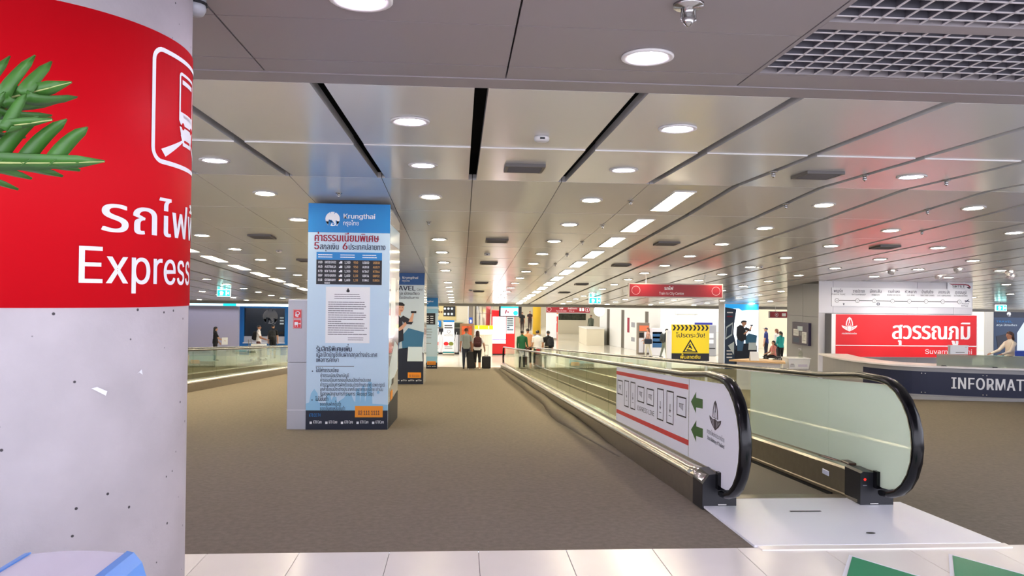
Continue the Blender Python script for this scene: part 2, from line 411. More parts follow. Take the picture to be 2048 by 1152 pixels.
# ------------------------------------------------------------------ ceiling of panels
XC, DX, Y0, DY = -1.44, 1.037, 4.78, 1.94
NR = 16
def slotted(k, i):                       # is there a wide slot between column k and k+1 on row i
    return i < 2 or k >= 4 or k <= -5
mb = MB(); ys = [Y0-.1, 8.66, 10.6, 20, 36.2]
mb.add([(x, y, ceil_z(y)+.3) for y in ys for x in (XL, XR)], [(2*i+2, 2*i+3, 2*i+1, 2*i) for i in range(4)])
ceiling = struct(mb.build('ceiling', VOID), 'metal panel ceiling with dark slots and rows of lamps')
PM = {}
def panel_mesh(gl, gr):
    if (gl, gr) not in PM:
        PM[(gl, gr)] = MB().box(-DX/2+gl, DX/2-gr, .004, DY-.004, 0, .07).mesh('panel', PANEL)
    return PM[(gl, gr)]
cands = []
for i in range(NR):
    for k in range(-18, 36):
        x = XC+DX*k; y = Y0+DY*i
        u = 1024+1500*(x*right.x+(y+1)*right.y)/(x*fwd.x+(y+1)*fwd.y)
        cands.append((0 if 330 < u < 2150 else 1, i, abs(k), k))
cands.sort()
stuff = MB()
for n, (vis, i, _, k) in enumerate(cands):
    x = XC+DX*k; ya, yb = Y0+DY*i, Y0+DY*(i+1); za, zb = ceil_z(ya+.01), ceil_z(yb-.01)
    gl = .045 if slotted(k-1, i) else .004; gr = .045 if slotted(k, i) else .004
    if n < 300 and not vis:
        o = link('panel', panel_mesh(gl, gr), ceiling, (x, ya, za)); o.rotation_euler = (math.atan2(zb-za, DY), 0, 0)
    else:
        p = [(x+sx, y, z) for y, z in ((ya+.004, za), (yb-.004, zb)) for sx in (-DX/2+gl, DX/2-gr)]
        stuff.add(p+[(a, b, c+.07) for a, b, c in p], [(0,2,3,1),(4,5,7,6),(0,1,5,4),(1,3,7,5),(3,2,6,7),(2,0,4,6)])
tag(stuff.build('panel_field', PANEL, ceiling), kind='stuff')
# fascia where the panelled ceiling ends
struct(MB().box(XL, XR, 36.0, 36.3, ceil_z(36)-.12, ceil_z(36)+1.2).build('trim_1', mat('fascia', (150,146,136), .4)), 'grey fascia at the far edge of the panel ceiling')
# near flat ceiling with its border strip
near = struct(MB().add([(-7,-2,3.02),(6,-2,3.02),(6,4.8,3.02),(-7,4.8,3.02)], [(0,1,2,3)]).build('ceiling', mat('near_void', (62,60,66), .8)), 'flat near ceiling of large grey panels beside an open grid')
GX = 1.69
for c in range(-6, 3):
    x0, x1 = GX-1.435*(c+1), GX-1.435*c
    if c < 0: continue
for c in range(0, 6):
    x1, x0 = GX-1.435*c, GX-1.435*(c+1)
    for j in range(10):
        if j == 0: ya, yb = 4.305, 4.55
        else: yb = 4.30-.66*(j-1); ya = yb-.66
        b_ = .003
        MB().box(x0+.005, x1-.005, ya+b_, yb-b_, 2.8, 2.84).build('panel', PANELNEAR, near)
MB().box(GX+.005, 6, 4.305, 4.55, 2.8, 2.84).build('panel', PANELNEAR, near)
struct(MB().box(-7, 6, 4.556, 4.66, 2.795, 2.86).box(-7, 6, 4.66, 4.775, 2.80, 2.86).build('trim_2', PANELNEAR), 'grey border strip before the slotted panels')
# open cell grid on the right of the near ceiling
bx0, by1, cell = GX+.03, 4.27, .1125
tag(MB().box(GX+.004, GX+.03, -1, 4.3, 2.8, 2.86).build('edge_bar', PANELNEAR, near), 'edge frame of the open ceiling grid')
tag(MB().box(GX+.03, 6, 4.27, 4.3, 2.8, 2.86).build('edge_bar', PANELNEAR, near))
GB = mat('grid_bar_white', (214, 208, 210), .5)
WEB = mat('grid_web_shaded', (92, 90, 98), .7)  # bar sides coloured dark to give the shade inside the cells
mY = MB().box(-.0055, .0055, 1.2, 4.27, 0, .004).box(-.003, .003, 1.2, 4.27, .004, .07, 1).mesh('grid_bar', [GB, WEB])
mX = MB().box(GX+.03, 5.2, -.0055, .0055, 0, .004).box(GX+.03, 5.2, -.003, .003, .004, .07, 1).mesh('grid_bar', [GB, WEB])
mW = MB().box(GX+.03, 5.2, -.05, .05, -.004, .06).mesh('grid_beam', PANELNEAR)
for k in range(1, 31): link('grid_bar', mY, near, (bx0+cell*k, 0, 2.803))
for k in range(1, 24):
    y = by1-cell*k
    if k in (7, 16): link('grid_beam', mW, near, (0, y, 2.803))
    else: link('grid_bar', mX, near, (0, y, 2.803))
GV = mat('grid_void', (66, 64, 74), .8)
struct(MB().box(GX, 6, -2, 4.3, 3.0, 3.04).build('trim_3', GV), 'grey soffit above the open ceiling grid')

# ------------------------------------------------------------------ lamps, vents and detectors in the ceiling
def tilt(o, y):
    o.rotation_euler = (math.atan2(ceil_z(y+.4)-ceil_z(y-.4), .8), 0, 0)
ringm = MB().lathe([(.115, .0), (.15, -.002), (.15, -.012), (.14, -.016), (.112, -.012), (.11, .0)], 24, caps=False).mesh('trim_ring', TRIMW, True)
lensm = {m.name: MB().add([(.112*math.cos(2*math.pi*q/14), .112*math.sin(2*math.pi*q/14), -.010) for q in range(14)], [tuple(reversed(range(14)))]).mesh('lens', m) for m in (LAMP, LAMPCOOL)}
def downlight(x, y, label, lamp=LAMP, s=1.):
    t = thing('downlight', label, 'ceiling light', (x, y, ceil_z(y)), group='round ceiling downlights'); tilt(t, y)
    if y < 4.5: t.rotation_euler = (0, 0, 0)
    t.scale = (s, s, 1)
    link('trim_ring', ringm, t); link('lens', lensm[lamp.name], t)
LINES = {1: ('in the line right of the bank pillars', [0,1,2,4,5,6,7,9,10,11,12,13,14,15]), 3: ('in the line left of the right strip lights', list(range(16))),
         -1: ('in the line left of the bank pillars', list(range(16))), -3: ('in the line two left of the bank pillars', list(range(16))),
         6: ('in the first line right of the strip lights', list(range(1, 16))), 8: ('in the second line right of the strip lights', list(range(2, 16))),
         10: ('in the third line right of the strip lights', list(range(3, 16))), 12: ('in the fourth line right of the strip lights', list(range(5, 16))),
         14: ('in the fifth line right of the strip lights', list(range(6, 16))), 17: ('in the sixth line right of the strip lights', list(range(8, 16))), 20: ('in the seventh line right of the strip lights', list(range(10, 16, 1))),
         -6: ('in the line left of the left strip lights', list(range(3, 16))), -8: ('in the second line left of the left strips', list(range(6, 16))), -10: ('in the third line left of the left strips', list(range(8, 16)))}
for k, (ph, rows) in LINES.items():
    for n, i in enumerate(rows):
        y = Y0+DY*(i+.5)
        if 10.2 < XC+DX*k < 15.1 and 20.8 < y < 23.3: continue
        downlight(XC+DX*k, y, f'round downlight, {ORD[n]} from the front, {ph}', LAMPCOOL if i < 2 else LAMP)
for x, y, lb in ((1.0, 4.03, 'large round downlight in the flat ceiling left of the open grid'), (-.46, 3.36, 'round downlight cut off by the top edge of the picture')):
    downlight(x, y, lb, LAMPCOOL, .95)
for n, (x, y) in enumerate(((-.46, .6), (1.0, 1.4), (-3.2, 3.4), (-2.6, 1.2), (1.2, -1.2))):  # out-of-view downlights, added to light the foreground
    downlight(x, y, f'added unseen downlight in the near ceiling, {ORD[n]} above the viewer', LAMPCOOL)
sframe = MB().box(-.14, .14, -.62, -.6, -.012, .002).box(-.14, .14, .6, .62, -.012, .002).box(-.14, -.12, -.6, .6, -.012, .002).box(.12, .14, -.6, .6, -.012, .002).mesh('frame', TRIMW)
slens = MB().add([(-.12,-.6,-.008),(-.12,.6,-.008),(.12,.6,-.008),(.12,-.6,-.008)], [(0,1,2,3)]).mesh('lens', STRIP)
for k, w, rows in ((4, 'right', range(2, 16)), (-4, 'left', range(3, 16))):
    for n, i in enumerate(rows):
        y = Y0+DY*(i+.5)
        t = thing('strip_light', f'rectangular strip light, {ORD[n]} from the front in the {w} row', 'ceiling light', (XC+DX*k+.02, y, ceil_z(y)), group='rectangular strip lights'); tilt(t, y)
        link('frame', sframe, t); link('lens', slens, t)
VENT = mat('vent_grey', (104, 100, 98), .5)
vframe = MB().box(-.2, .2, -.2, -.17, -.03, .0).box(-.2, .2, .17, .2, -.03, .0).box(-.2, -.17, -.17, .17, -.03, 0).box(.17, .2, -.17, .17, -.03, 0).mesh('frame', VENT)
vback = MB().box(-.17, .17, -.17, .17, -.006, -.001).mesh('backing', BLACKPL)
vsl = MB().add([(-.17,-.012,-.004),(.17,-.012,-.004),(.17,.02,-.034),(-.17,.02,-.034),(-.17,-.009,-.002),(.17,-.009,-.002),(.17,.023,-.032),(-.17,.023,-.032)], [(0,1,2,3),(7,6,5,4),(0,4,5,1),(2,6,7,3)]).mesh('slat', VENT)
def vent(k, i, label, dx=0):
    y = Y0+DY*(i+.5); t = thing('air_vent', label, 'air vent', (XC+DX*k+dx, y, ceil_z(y)-.001), group='square ceiling air vents'); tilt(t, y)
    link('frame', vframe, t); link('backing', vback, t)
    for q in range(6): link('slat', vsl, t, (0, -.13+.05*q, 0))
for n, i in enumerate((1, 4, 6, 9, 11)): vent(2, i, f'louvred air vent, {ORD[n]} from the front along the middle panels')
for n, i in enumerate((1, 4, 6, 9, 11)): vent(5, i, f'louvred air vent, {ORD[n]} from the front right of the strip lights')
for n, i in enumerate((4, 6)): vent(-2, i, f'louvred air vent left of the bank pillar, {("nearer","farther")[n]} of two')
vent(9, 4, 'louvred air vent high above the information kiosk')
def detector(x, y, label):
    t = thing('smoke_detector', label, 'smoke detector', (x, y, ceil_z(y)-.001), group='smoke detectors'); tilt(t, y)
    MB().lathe([(.06, 0), (.065, -.015), (.06, -.035), (.045, -.045), (.001, -.047)], 18).build('body', TRIMW, t, smooth=True)
    MB().box(-.02, .02, -.067, -.055, -.032, -.018).build('sensor_window', BLACK, t)
detector(XC+DX*2+.02, 6.2, 'white smoke detector on the nearest middle ceiling panel')
detector(XC+DX*2-.1, 15.6, 'round grey detector between the middle air vents')
detector(XC+DX*-2-.2, 15.6, 'round detector left of the bank pillar')
detector(XC+DX*2-.3, 26.5, 'round detector far along the middle ceiling')
detector(XC+DX*8+.2, 17.3, 'round grey detector above the kiosk signs')
CHROME = mat('chrome', (190, 188, 186), .25, metal=1)
spm = MB().lathe([(.035, 0), (.034, -.006), (.012, -.008), (.010, -.03), (.018, -.034), (.003, -.05), (.001, -.05)], 12)
for k in range(2): spm.tube([(math.cos(k*math.pi)*.014, 0, -.01), (math.cos(k*math.pi)*.016, 0, -.035), (0, 0, -.045)], .003, 5)
spm = spm.mesh('sprinkler', CHROME, True)
def sprinkler(x, y, label, s=1.):
    o = tag(link('sprinkler', spm, None, (x, y, ceil_z(y)-.001)), label, 'sprinkler', 'ceiling sprinklers'); tilt(o, y); o.scale = (s, s, s)
sprinkler(1.0, 3.29, 'chrome sprinkler head at the top edge of the picture', 2.)
for k in range(6): sprinkler(XC+DX*3.5, Y0+DY*(2.5+k), f'small sprinkler head, {ORD[k]} from the front beside the strip lights', 1.2)
for k, (kk, i) in enumerate(((4.5, 1.45), (5.5, 1.5), (6.5, 1.6), (5.5, 2.5), (7.5, 2.6), (8.5, 3.5))): sprinkler(XC+DX*kk, Y0+DY*i, f'sprinkler hanging in a dark ceiling slot on the right, {ORD[k]} from the front', 1.3)
sprinkler(XC+DX*.9, Y0+DY*3.5, 'sprinkler head standing in for a lamp right of the bank pillar', 1.2)
sprinkler(XC+DX*-.1, Y0+DY*2.45, 'sprinkler head in front of the first bank pillar', 1.2)

# ------------------------------------------------------------------ concrete column with the red band
CC, CR = Vector((-1.655, 3.04, 0)), .55
colm = thing('concrete_column', 'round concrete column wrapped in a red train sign', 'column', CC)
def lathe_prof(z0, z1, r): return [(r, z0), (r, z1)]
MB().lathe(lathe_prof(0, 2.99, CR), 96).build('shaft', CONC, colm, smooth=False)
for p in colm.children[0].data.polygons: p.use_smooth = len(p.vertices) == 4
b = MB().lathe([(CR, 1.43), (CR+.004, 1.43), (CR+.004, 2.45), (CR, 2.45)], 96, caps=False).build('red_band', RED, colm, smooth=False)
for p in b.data.polygons: p.use_smooth = True
def colmap(u, v, w):                       # u runs counter-clockwise round the column, metres on the surface
    a = u/CR; r = CR+.005+w; return Vector((r*math.cos(a), r*math.sin(a), v))
D = math.radians
sh = Sheet(colmap, .001); sh.cut = .025
sh.text('Express', CR*D(-50), 1.515, .172, WHITE, 1, width=CR*D(62), bold=.011)
sh.flush('express_lettering', b)
sh = Sheet(colmap, .001); sh.cut = .025
sh.text('รถไฟฟ้า', CR*D(-42.5), 1.695, .162, WHITE, 1, width=CR*D(74), bold=.014)
sh.flush('thai_lettering', b)
sh = Sheet(colmap, .001); sh.cut = .025
u0, u1 = CR*D(-22), CR*D(30); uc = (u0+u1)/2
sh.rframe(u0, 1.965, u1, 2.40, .055, .017, WHITE, 1)
T = lambda P: [(uc+a*.5, 2.03+b_*.37) for a, b_ in P]
sh.rframe(uc-.085, 2.17, uc+.085, 2.345, .02, .012, WHITE, 1); sh.rect(uc-.06, 2.30, uc+.06, 2.318, WHITE, 1)
sh.poly([(uc-.085,2.19),(uc+.085,2.19),(uc+.085,2.155),(uc+.07,2.14),(uc-.07,2.14),(uc-.085,2.155)], WHITE, 1)
sh.poly([(uc-.08,2.132),(uc+.08,2.132),(uc+.06,2.085),(uc-.06,2.085)], WHITE, 1)
sh.disc(uc-.05, 2.136, .014, RED, 2); sh.disc(uc+.05, 2.136, .014, RED, 2)
sh.poly([(uc-.07,2.10),(uc-.05,2.10),(uc-.03,2.07),(uc-.05,2.07)], WHITE, 1); sh.poly([(uc+.07,2.10),(uc+.05,2.10),(uc+.03,2.07),(uc+.05,2.07)], WHITE, 1)
for s_ in (-1, 1):
    sh.poly([(uc+s_*.045,2.085),(uc+s_*.20,2.02),(uc+s_*.175,1.995),(uc+s_*.03,2.085)], WHITE, 1)
sh.rect(uc-.05, 2.06, uc+.05, 2.075, WHITE, 1)
sh.flush('train_pictogram', b)
# torn tape left on the concrete
sh = Sheet(colmap, .001); sh.cut = .02
sh.poly([(CR*D(-44),1.155),(CR*D(-39),1.125),(CR*D(-38.5),1.14),(CR*D(-42),1.158)], WHITE); sh.poly([(CR*D(-27),1.19),(CR*D(-25),1.205),(CR*D(-24.5),1.185),(CR*D(-26),1.195)], WHITE)
sh.flush('tape_scrap', colm)
# round sensor peeping out behind the column
s_ = thing('round_sensor', 'small round ceiling sensor half hidden behind the concrete column', 'sensor', (-1.20, 3.42, 2.8))
MB().lathe([(.05, 0), (.05, -.06), (.04, -.08), (.001, -.085)], 16).build('dome', GREYPANEL, s_, smooth=True)
MB().lathe([(.054, -.028), (.056, -.03), (.056, -.04), (.054, -.042)], 16, caps=False).build('ring', BLACKPL, s_)
# ------------------------------------------------------------------ moving walkways
def world_children(t):
    inv = Matrix.Translation(-Vector(t.location))
    for ch in t.children: ch.matrix_parent_inverse = inv
NY, NZ, NRAD = 5.10, .52, .365          # centre of the near turn-around, glass radius
Y1 = 31.6
BELT = mat('walkway_belt', (112, 104, 90), .6)
nt = BELT.node_tree; wv = nt.nodes.new('ShaderNodeTexWave'); wv.inputs['Scale'].default_value = 30; wv.bands_direction = 'X'
bp = nt.nodes.new('ShaderNodeBump'); bp.inputs['Strength'].default_value = .6; bp.inputs['Distance'].default_value = .006
tcn = nt.nodes.new('ShaderNodeTexCoord'); nt.links.new(tcn.outputs['Object'], wv.inputs['Vector']); nt.links.new(wv.outputs['Fac'], bp.inputs['Height']); nt.links.new(bp.outputs['Normal'], nt.nodes['Principled BSDF'].inputs['Normal'])
def rail_path(y0):
    P = []
    for k in range(13):
        a = math.radians(-90-15*k); P.append((NY+(NRAD+.03)*math.cos(a), NZ+(NRAD+.03)*math.sin(a)))
    P += [(5.4, NZ+NRAD+.03), (6.0, None), (9, None), (14, None), (20, None), (26, None), (Y1-.3, None)]
    P = [(y, floor_z(y)+NZ+NRAD+.03 if z is None else z) for y, z in P]
    ce = Y1-.1; zc = floor_z(ce)+NZ
    for k in range(13):
        a = math.radians(90-15*k); P.append((ce+(NRAD+.03)*math.cos(a), zc+(NRAD+.03)*math.sin(a)))
    return P
def balustrade(parent, x, side, frost, labels):
    # side = +1: the walkway belt lies to the right of this balustrade
    ys = [5.22, 5.6, 8, 12, 16, 20, 24, 28, Y1]
    sec = [(-.115,-.02),(-.115,.185),(-.07,.238),(-.014,.25),(-.014,.262),(.014,.262),(.014,.25),(.098,.25),(.112,.236),(.112,.06),(.125,.055),(.125,.035),(.112,.03),(.112,-.02)]
    base = MB().sweep([[(x+side*a, y, floor_z(y)+t) for a, t in sec] for y in ys]).build('balustrade_base', STEEL, parent)
    base['label'] = labels
    DECK = mat('deck_steel', (206, 200, 188), .16, metal=.9)
    MB().sweep([[(x+side*a, y, floor_z(y)+t) for a, t in ((-.118,.178),(-.116,.20),(-.106,.222),(-.088,.238),(-.06,.248),(-.016,.254),(-.016,.25),(-.11,.18))] for y in ys]).build('deck_cover', DECK, base, smooth=True)
    MB().sweep([[(x+side*a, y, floor_z(y)+t) for a, t in ((.016,.251),(.016,.256),(.098,.256),(.114,.24),(.113,.236),(.097,.251))] for y in ys]).build('deck_cover', DECK, base)
    MB().sweep([[(x+side*a, y, floor_z(y)+t) for a, t in ((.1125,.0),(.1125,.03),(.128,.03),(.128,.0))] for y in ys[1:]]).build('brush_strip', BLACKPL, base)
    for n, (ye, d) in enumerate(((5.18, 1), (Y1+.06, -1))):
        z = floor_z(ye)
        sc = [(-.122,-.02),(-.122,.18),(-.075,.245),(.10,.262),(.122,.25),(.122,-.02)]
        bx = MB().prism(sc, lambda a, t: (x+side*a, ye, z+t-(.0 if a < .2 else 0)), lambda a, t: (x+side*a, ye+d*.22, z+t)).build('end_box', BLACKPL, base)
        if n == 0:
            MB().prism([(-.03,.0),(-.03,.12),(.03,.12),(.03,.0)], lambda a, t: (x+a, ye-.001, .02+t+.12), lambda a, t: (x+a, ye-.05, .02+t+.12)).build('rail_inlet', RUBBER, base)
            MB().box(x+side*.02-.03, x+side*.02+.03, ye-.003, ye, .02, .026).build('floor_clip', BRIGHTSTEEL, base)
    # glass: turn-around pane, then straight panes
    arc = [(NY+NRAD*math.cos(math.radians(a)), NZ+NRAD*math.sin(math.radians(a))) for a in range(-90, -271, -12)]
    P = [(5.885, .25), (5.42, .25), (5.38, .16)]+arc+[(5.885, floor_z(5.885)+NZ+NRAD)]
    P = [(y, t+floor_z(y) if t == .25 else t) for y, t in P]
    g = FROST if frost else GLASS
    MB().prism(P, lambda y, z: (x-.006, y, z), lambda y, z: (x+.006, y, z)).build('glass_panel', g, base)
    y = 5.885; n = 0
    while y < Y1-1.2:
        yb = min(y+1.64, Y1-.1)
        if Y1-.1-yb < .6: yb = Y1-.1
        mg = FROST if (frost and n < 1) else GLASS
        MB().prism([(y+.003, floor_z(y)+.25), (yb-.003, floor_z(yb)+.25), (yb-.003, floor_z(yb)+NZ+NRAD), (y+.003, floor_z(y)+NZ+NRAD)],
                   lambda a, z: (x-.006, a, z), lambda a, z: (x+.006, a, z)).build('glass_panel', mg, base)
        y = yb; n += 1
    ce = Y1-.1; zc = floor_z(ce)+NZ
    arc = [(ce+NRAD*math.cos(math.radians(a)), zc+NRAD*math.sin(math.radians(a))) for a in range(90, -91, -15)]
    MB().prism([(ce, zc-.27)]+list(reversed(arc))[0:], lambda a, z: (x-.006, a, z), lambda a, z: (x+.006, a, z)).build('glass_panel', GLASS, base)
    # handrail
    path = rail_path(0); fr = []
    for i, (yy, zz) in enumerate(path):
        a, b_ = path[max(i-1, 0)], path[min(i+1, len(path)-1)]; t = Vector((b_[0]-a[0], b_[1]-a[1])).normalized(); n_ = Vector((t.y, -t.x))
        # n_ points outwards from the loop
        sc = [(-.04,-.012),(-.04,.008),(-.03,.022),(0,.027),(.03,.022),(.04,.008),(.04,-.012),(.012,-.02),(-.012,-.02)]
        fr.append([(x+a_, yy+n_.x*h*-1, zz+n_.y*h*-1) for a_, h in sc])
    r = MB().sweep(fr).build('handrail', RUBBER, base, smooth=True)
    return base
def walkway(name, label, xa, xb, frost):
    t = thing(name, label, 'moving walkway', ((xa+xb)/2, 5.2, 0), group='moving walkways')
    left = balustrade(t, xa, 1, False, 'balustrade nearer the bank pillars' if xa > 0 else 'far glass balustrade')
    rgt = balustrade(t, xb, -1, frost, 'balustrade nearer the information desk' if xa > 0 else 'near glass balustrade')
    ys = [5.42, 8, 14, 20, 26, Y1]
    MB().add([(x, y, floor_z(y)+.008) for y in ys for x in (xa+.11, xb-.11)], [(2*i, 2*i+1, 2*i+3, 2*i+2) for i in range(len(ys)-1)]).build('belt', BELT, t)
    MB().box(xa+.13, xb-.13, 5.36, 5.46, .0, .018).build('comb_plate', STEEL, t)
    return t, left, rgt
wk, bal_l, bal_r = walkway('moving_walkway', 'moving walkway on the right with a white train decal on its glass', 1.835, 2.985, True)
# white film with the line graphics on the outer face of the near balustrade
FILM = mat('white_film', (240, 242, 250), .35)
fx = 1.835-.0075
dmap = lambda u, v, w: Vector((fx-w, 14-u, v+floor_z(14-u)))      # u grows towards the viewer
def DU(y): return 14-y
sh = Sheet(dmap, .001); sh.cut = .12
arc = [(DU(NY+(NRAD-.004)*math.cos(math.radians(a))), NZ+(NRAD-.004)*math.sin(math.radians(a))) for a in range(-90, -271, -10)]
sh.poly([(DU(8.67), .255), (DU(5.89), .255), (DU(5.89), NZ+NRAD), (DU(8.67), NZ+NRAD)], FILM, 0)
sh.flush('white_film', bal_l)
sh = Sheet(lambda u, v, w: Vector((fx-w, 14-u, v)), .001)
sh.poly([(DU(5.88), .20), (DU(5.42), .225), (DU(5.38), .155)]+arc+[(DU(5.88), NZ+NRAD-.057)], FILM, 0)
sh.flush('white_film', bal_l)
sh = Sheet(dmap, .001); sh.cut = .15
STRIPE = mat('stripe_red', (206, 50, 48), .5)
sh.rect(DU(8.67), .797, DU(5.9), .838, STRIPE, 1); sh.rect(DU(8.65), .352, DU(5.88), .396, STRIPE, 1)
for a, b_, lo, hi in ((8.61,8.33,.574,.74),(8.24,8.02,.464,.753),(7.94,7.72,.464,.753),(7.62,7.34,.566,.728),(7.24,6.97,.566,.728),(6.85,6.63,.464,.753),(6.53,6.31,.464,.753),(6.22,5.95,.563,.728)):
    sh.frame(DU(a), lo, DU(b_), hi, .016, BLACK, 1, .012)
    m_ = (a+b_)/2; c_ = (lo+hi)/2
    if hi-lo > .2:
        sh.rect(DU(m_+.008), c_-.03, DU(m_-.008), c_+.03, GREYINK, 1); sh.poly([(DU(m_+.03), c_-.02), (DU(m_-.03), c_-.02), (DU(m_), c_-.05)], GREYINK, 1); sh.rect(DU(m_+.04), c_-.075, DU(m_-.04), c_-.07, GREYINK, 1)
    else:
        for q in range(4): sh.rect(DU(m_+.06-.03*q), c_-.01-.006*q, DU(m_+.045-.03*q), c_+.02, GREYINK, 1)
        sh.rect(DU(m_+.065), c_+.02, DU(m_-.06), c_+.026, GREYINK, 1)
sh.text('EXPRESS LINE', DU(7.62), .478, .062, BLACK, 1, width=.67)
for yt, c_ in ((5.83,.708),(5.82,.488)):
    sh.poly([(DU(yt), c_), (DU(yt-.13), c_+.085), (DU(yt-.13), c_+.04), (DU(yt-.29), c_+.04), (DU(yt-.29), c_-.03), (DU(yt-.13), c_-.035), (DU(yt-.13), c_-.08)], GREEN, 1)
sh.flush('train_graphic', bal_l)
def wing_emblem(sh, u, v, w, h, m, m2, layer=1):
    # pointed crown over a pair of spread wings
    sh.poly([(u-.24*w, v+.40*h), (u-.21*w, v+.66*h), (u-.12*w, v+.9*h), (u, v+h), (u+.12*w, v+.9*h), (u+.21*w, v+.66*h), (u+.24*w, v+.40*h)], m, layer)
    sh.poly([(u-.17*w, v+.42*h), (u-.13*w, v+.68*h), (u-.05*w, v+.88*h), (u-.03*w, v+.7*h), (u-.09*w, v+.42*h)], m2, layer+1); sh.poly([(u+.17*w, v+.42*h), (u+.13*w, v+.68*h), (u+.05*w, v+.88*h), (u+.03*w, v+.7*h), (u+.09*w, v+.42*h)], m2, layer+1)
    sh.poly([(u-.05*w, v+.42*h), (u-.02*w, v+.60*h), (u+.02*w, v+.60*h), (u+.05*w, v+.42*h)], m2, layer+1)
    for s_ in (-1, 1):
        sh.poly([(u, v+.38*h), (u+s_*.2*w, v+.34*h), (u+s_*.5*w, v+.42*h), (u+s_*.46*w, v+.3*h), (u+s_*.3*w, v+.16*h), (u+s_*.12*w, v+.06*h), (u, v)], m, layer+1)
        for q in range(3): sh.poly([(u+s_*(.1+.1*q)*w, v+(.1+.07*q)*h), (u+s_*(.12+.1*q)*w, v+(.1+.07*q)*h), (u+s_*(.16+.1*q)*w, v+.33*h), (u+s_*(.14+.1*q)*w, v+.33*h)], m2, layer+2)
sh = Sheet(lambda u, v, w: Vector((fx-w, 14-u, v-.015)), .0008)
wing_emblem(sh, DU(5.26), .545, .25, .215, mat('emblem_ink', (60, 50, 58), .5), FILM)
sh.text('การรถไฟแห่งประเทศไทย', DU(5.44), .496, .044, INK, 1, width=.37); sh.text('State Railway of Thailand', DU(5.43), .452, .036, INK, 1, width=.36, bold=.01)
sh.flush('railway_emblem', bal_l)
# fittings on the desk-side balustrade deck
x_ = 2.985
MB().bbox(x_-.095, x_-.03, 5.40, 5.52, .243, .262, .006).build('light_sensor', mat('sensor_brown', (70, 52, 40), .3), bal_r)
o = MB().bbox(x_-.118, x_-.105, 5.66, 5.76, .10, .14, .004).build('indicator_plate', mat('indicator_white', (235, 240, 255), .4), bal_r)
sh = Sheet(plane_map((x_-.015, 5.62, .231), (0, 1, -SL), (-1, 0, 0)), .001)
sh.rect(0, .02, .26, .085, mat('sticker_dark', (60, 40, 40), .5), 1)
for k in range(4): sh.disc(.035+.06*k, .052, .02, mat('sticker_pink', (200, 160, 150), .5), 2)
sh.flush('safety_sticker', bal_r)
sh = Sheet(plane_map((x_-.005, 5.179, 0), (1, 0, 0), (0, 0, 1)), .001)
sh.disc(-.085, .195, .01, mat('led_red', (220, 40, 30), .4, emit=.6)); sh.rect(-.1, .15, -.07, .156, GREYINK)
sh.flush('key_switch', bal_r)
world_children(wk)
wk2, b1, b2 = walkway('moving_walkway', 'glass moving walkway on the left behind the bank pillar', -7.15, -6.0, False)
world_children(wk2)

# ------------------------------------------------------------------ bank pillars
def bank_logo(sh, u, v, r, m, bg, layer):
    sh.disc(u, v, r, m, layer); sh.poly([(u-r*.93, v-r*.35), (u-r*.62, v-r*.95), (u-r*.5, v-r*.9), (u-r*.55, v-r*.3)], m, layer)
    sh.poly([(u+r*.93, v-r*.35), (u+r*.66, v-r*1.0), (u+r*.5, v-r*.95), (u+r*.55, v-r*.3)], m, layer)
    sh.poly([(u-r*.62, v-r*.95), (u-r*.5, v-r*.25), (u-r*.2, v-r*.12), (u+r*.1, v-r*.4), (u-r*.1, v-r*.5), (u-r*.3, v-r*.95)], bg, layer+1)
    for k in range(3): sh.disc(u-r*(.45-.25*k), v-r*(.22+.16*k), r*.12, bg, layer+1, 10)
    sh.poly([(u+r*.42, v-r*.2), (u+r*.56, v-r*.2), (u+r*.6, v-r*.9), (u+r*.5, v-r*.8)], bg, layer+1)
    sh.poly([(u-r*.1, v-r*.7), (u+r*.35, v-r*.65), (u+r*.1, v-r*.9)], bg, layer+1)
    sh.poly([(u-r*.4, v+r*.98), (u-r*.22, v+r*.7), (u-r*.3, v+r*1.02)], bg, layer+1); sh.poly([(u+r*.2, v+r*.62), (u+r*.42, v+r*.92), (u+r*.28, v+r*.98)], bg, layer+1)
SKINP = mat('printed_skin', (214, 164, 136), .5); SHIRTP = mat('printed_dark_shirt', (26, 28, 40), .5); JEANP = mat('printed_jeans', (70, 110, 150), .5)
HAIRP = mat('printed_hair', (24, 20, 20), .5); TEALP = mat('printed_seat_blue', (52, 112, 150), .5); PALEP = mat('printed_pale', (214, 230, 238), .5); SLATEP = mat('printed_slate', (40, 62, 92), .5)
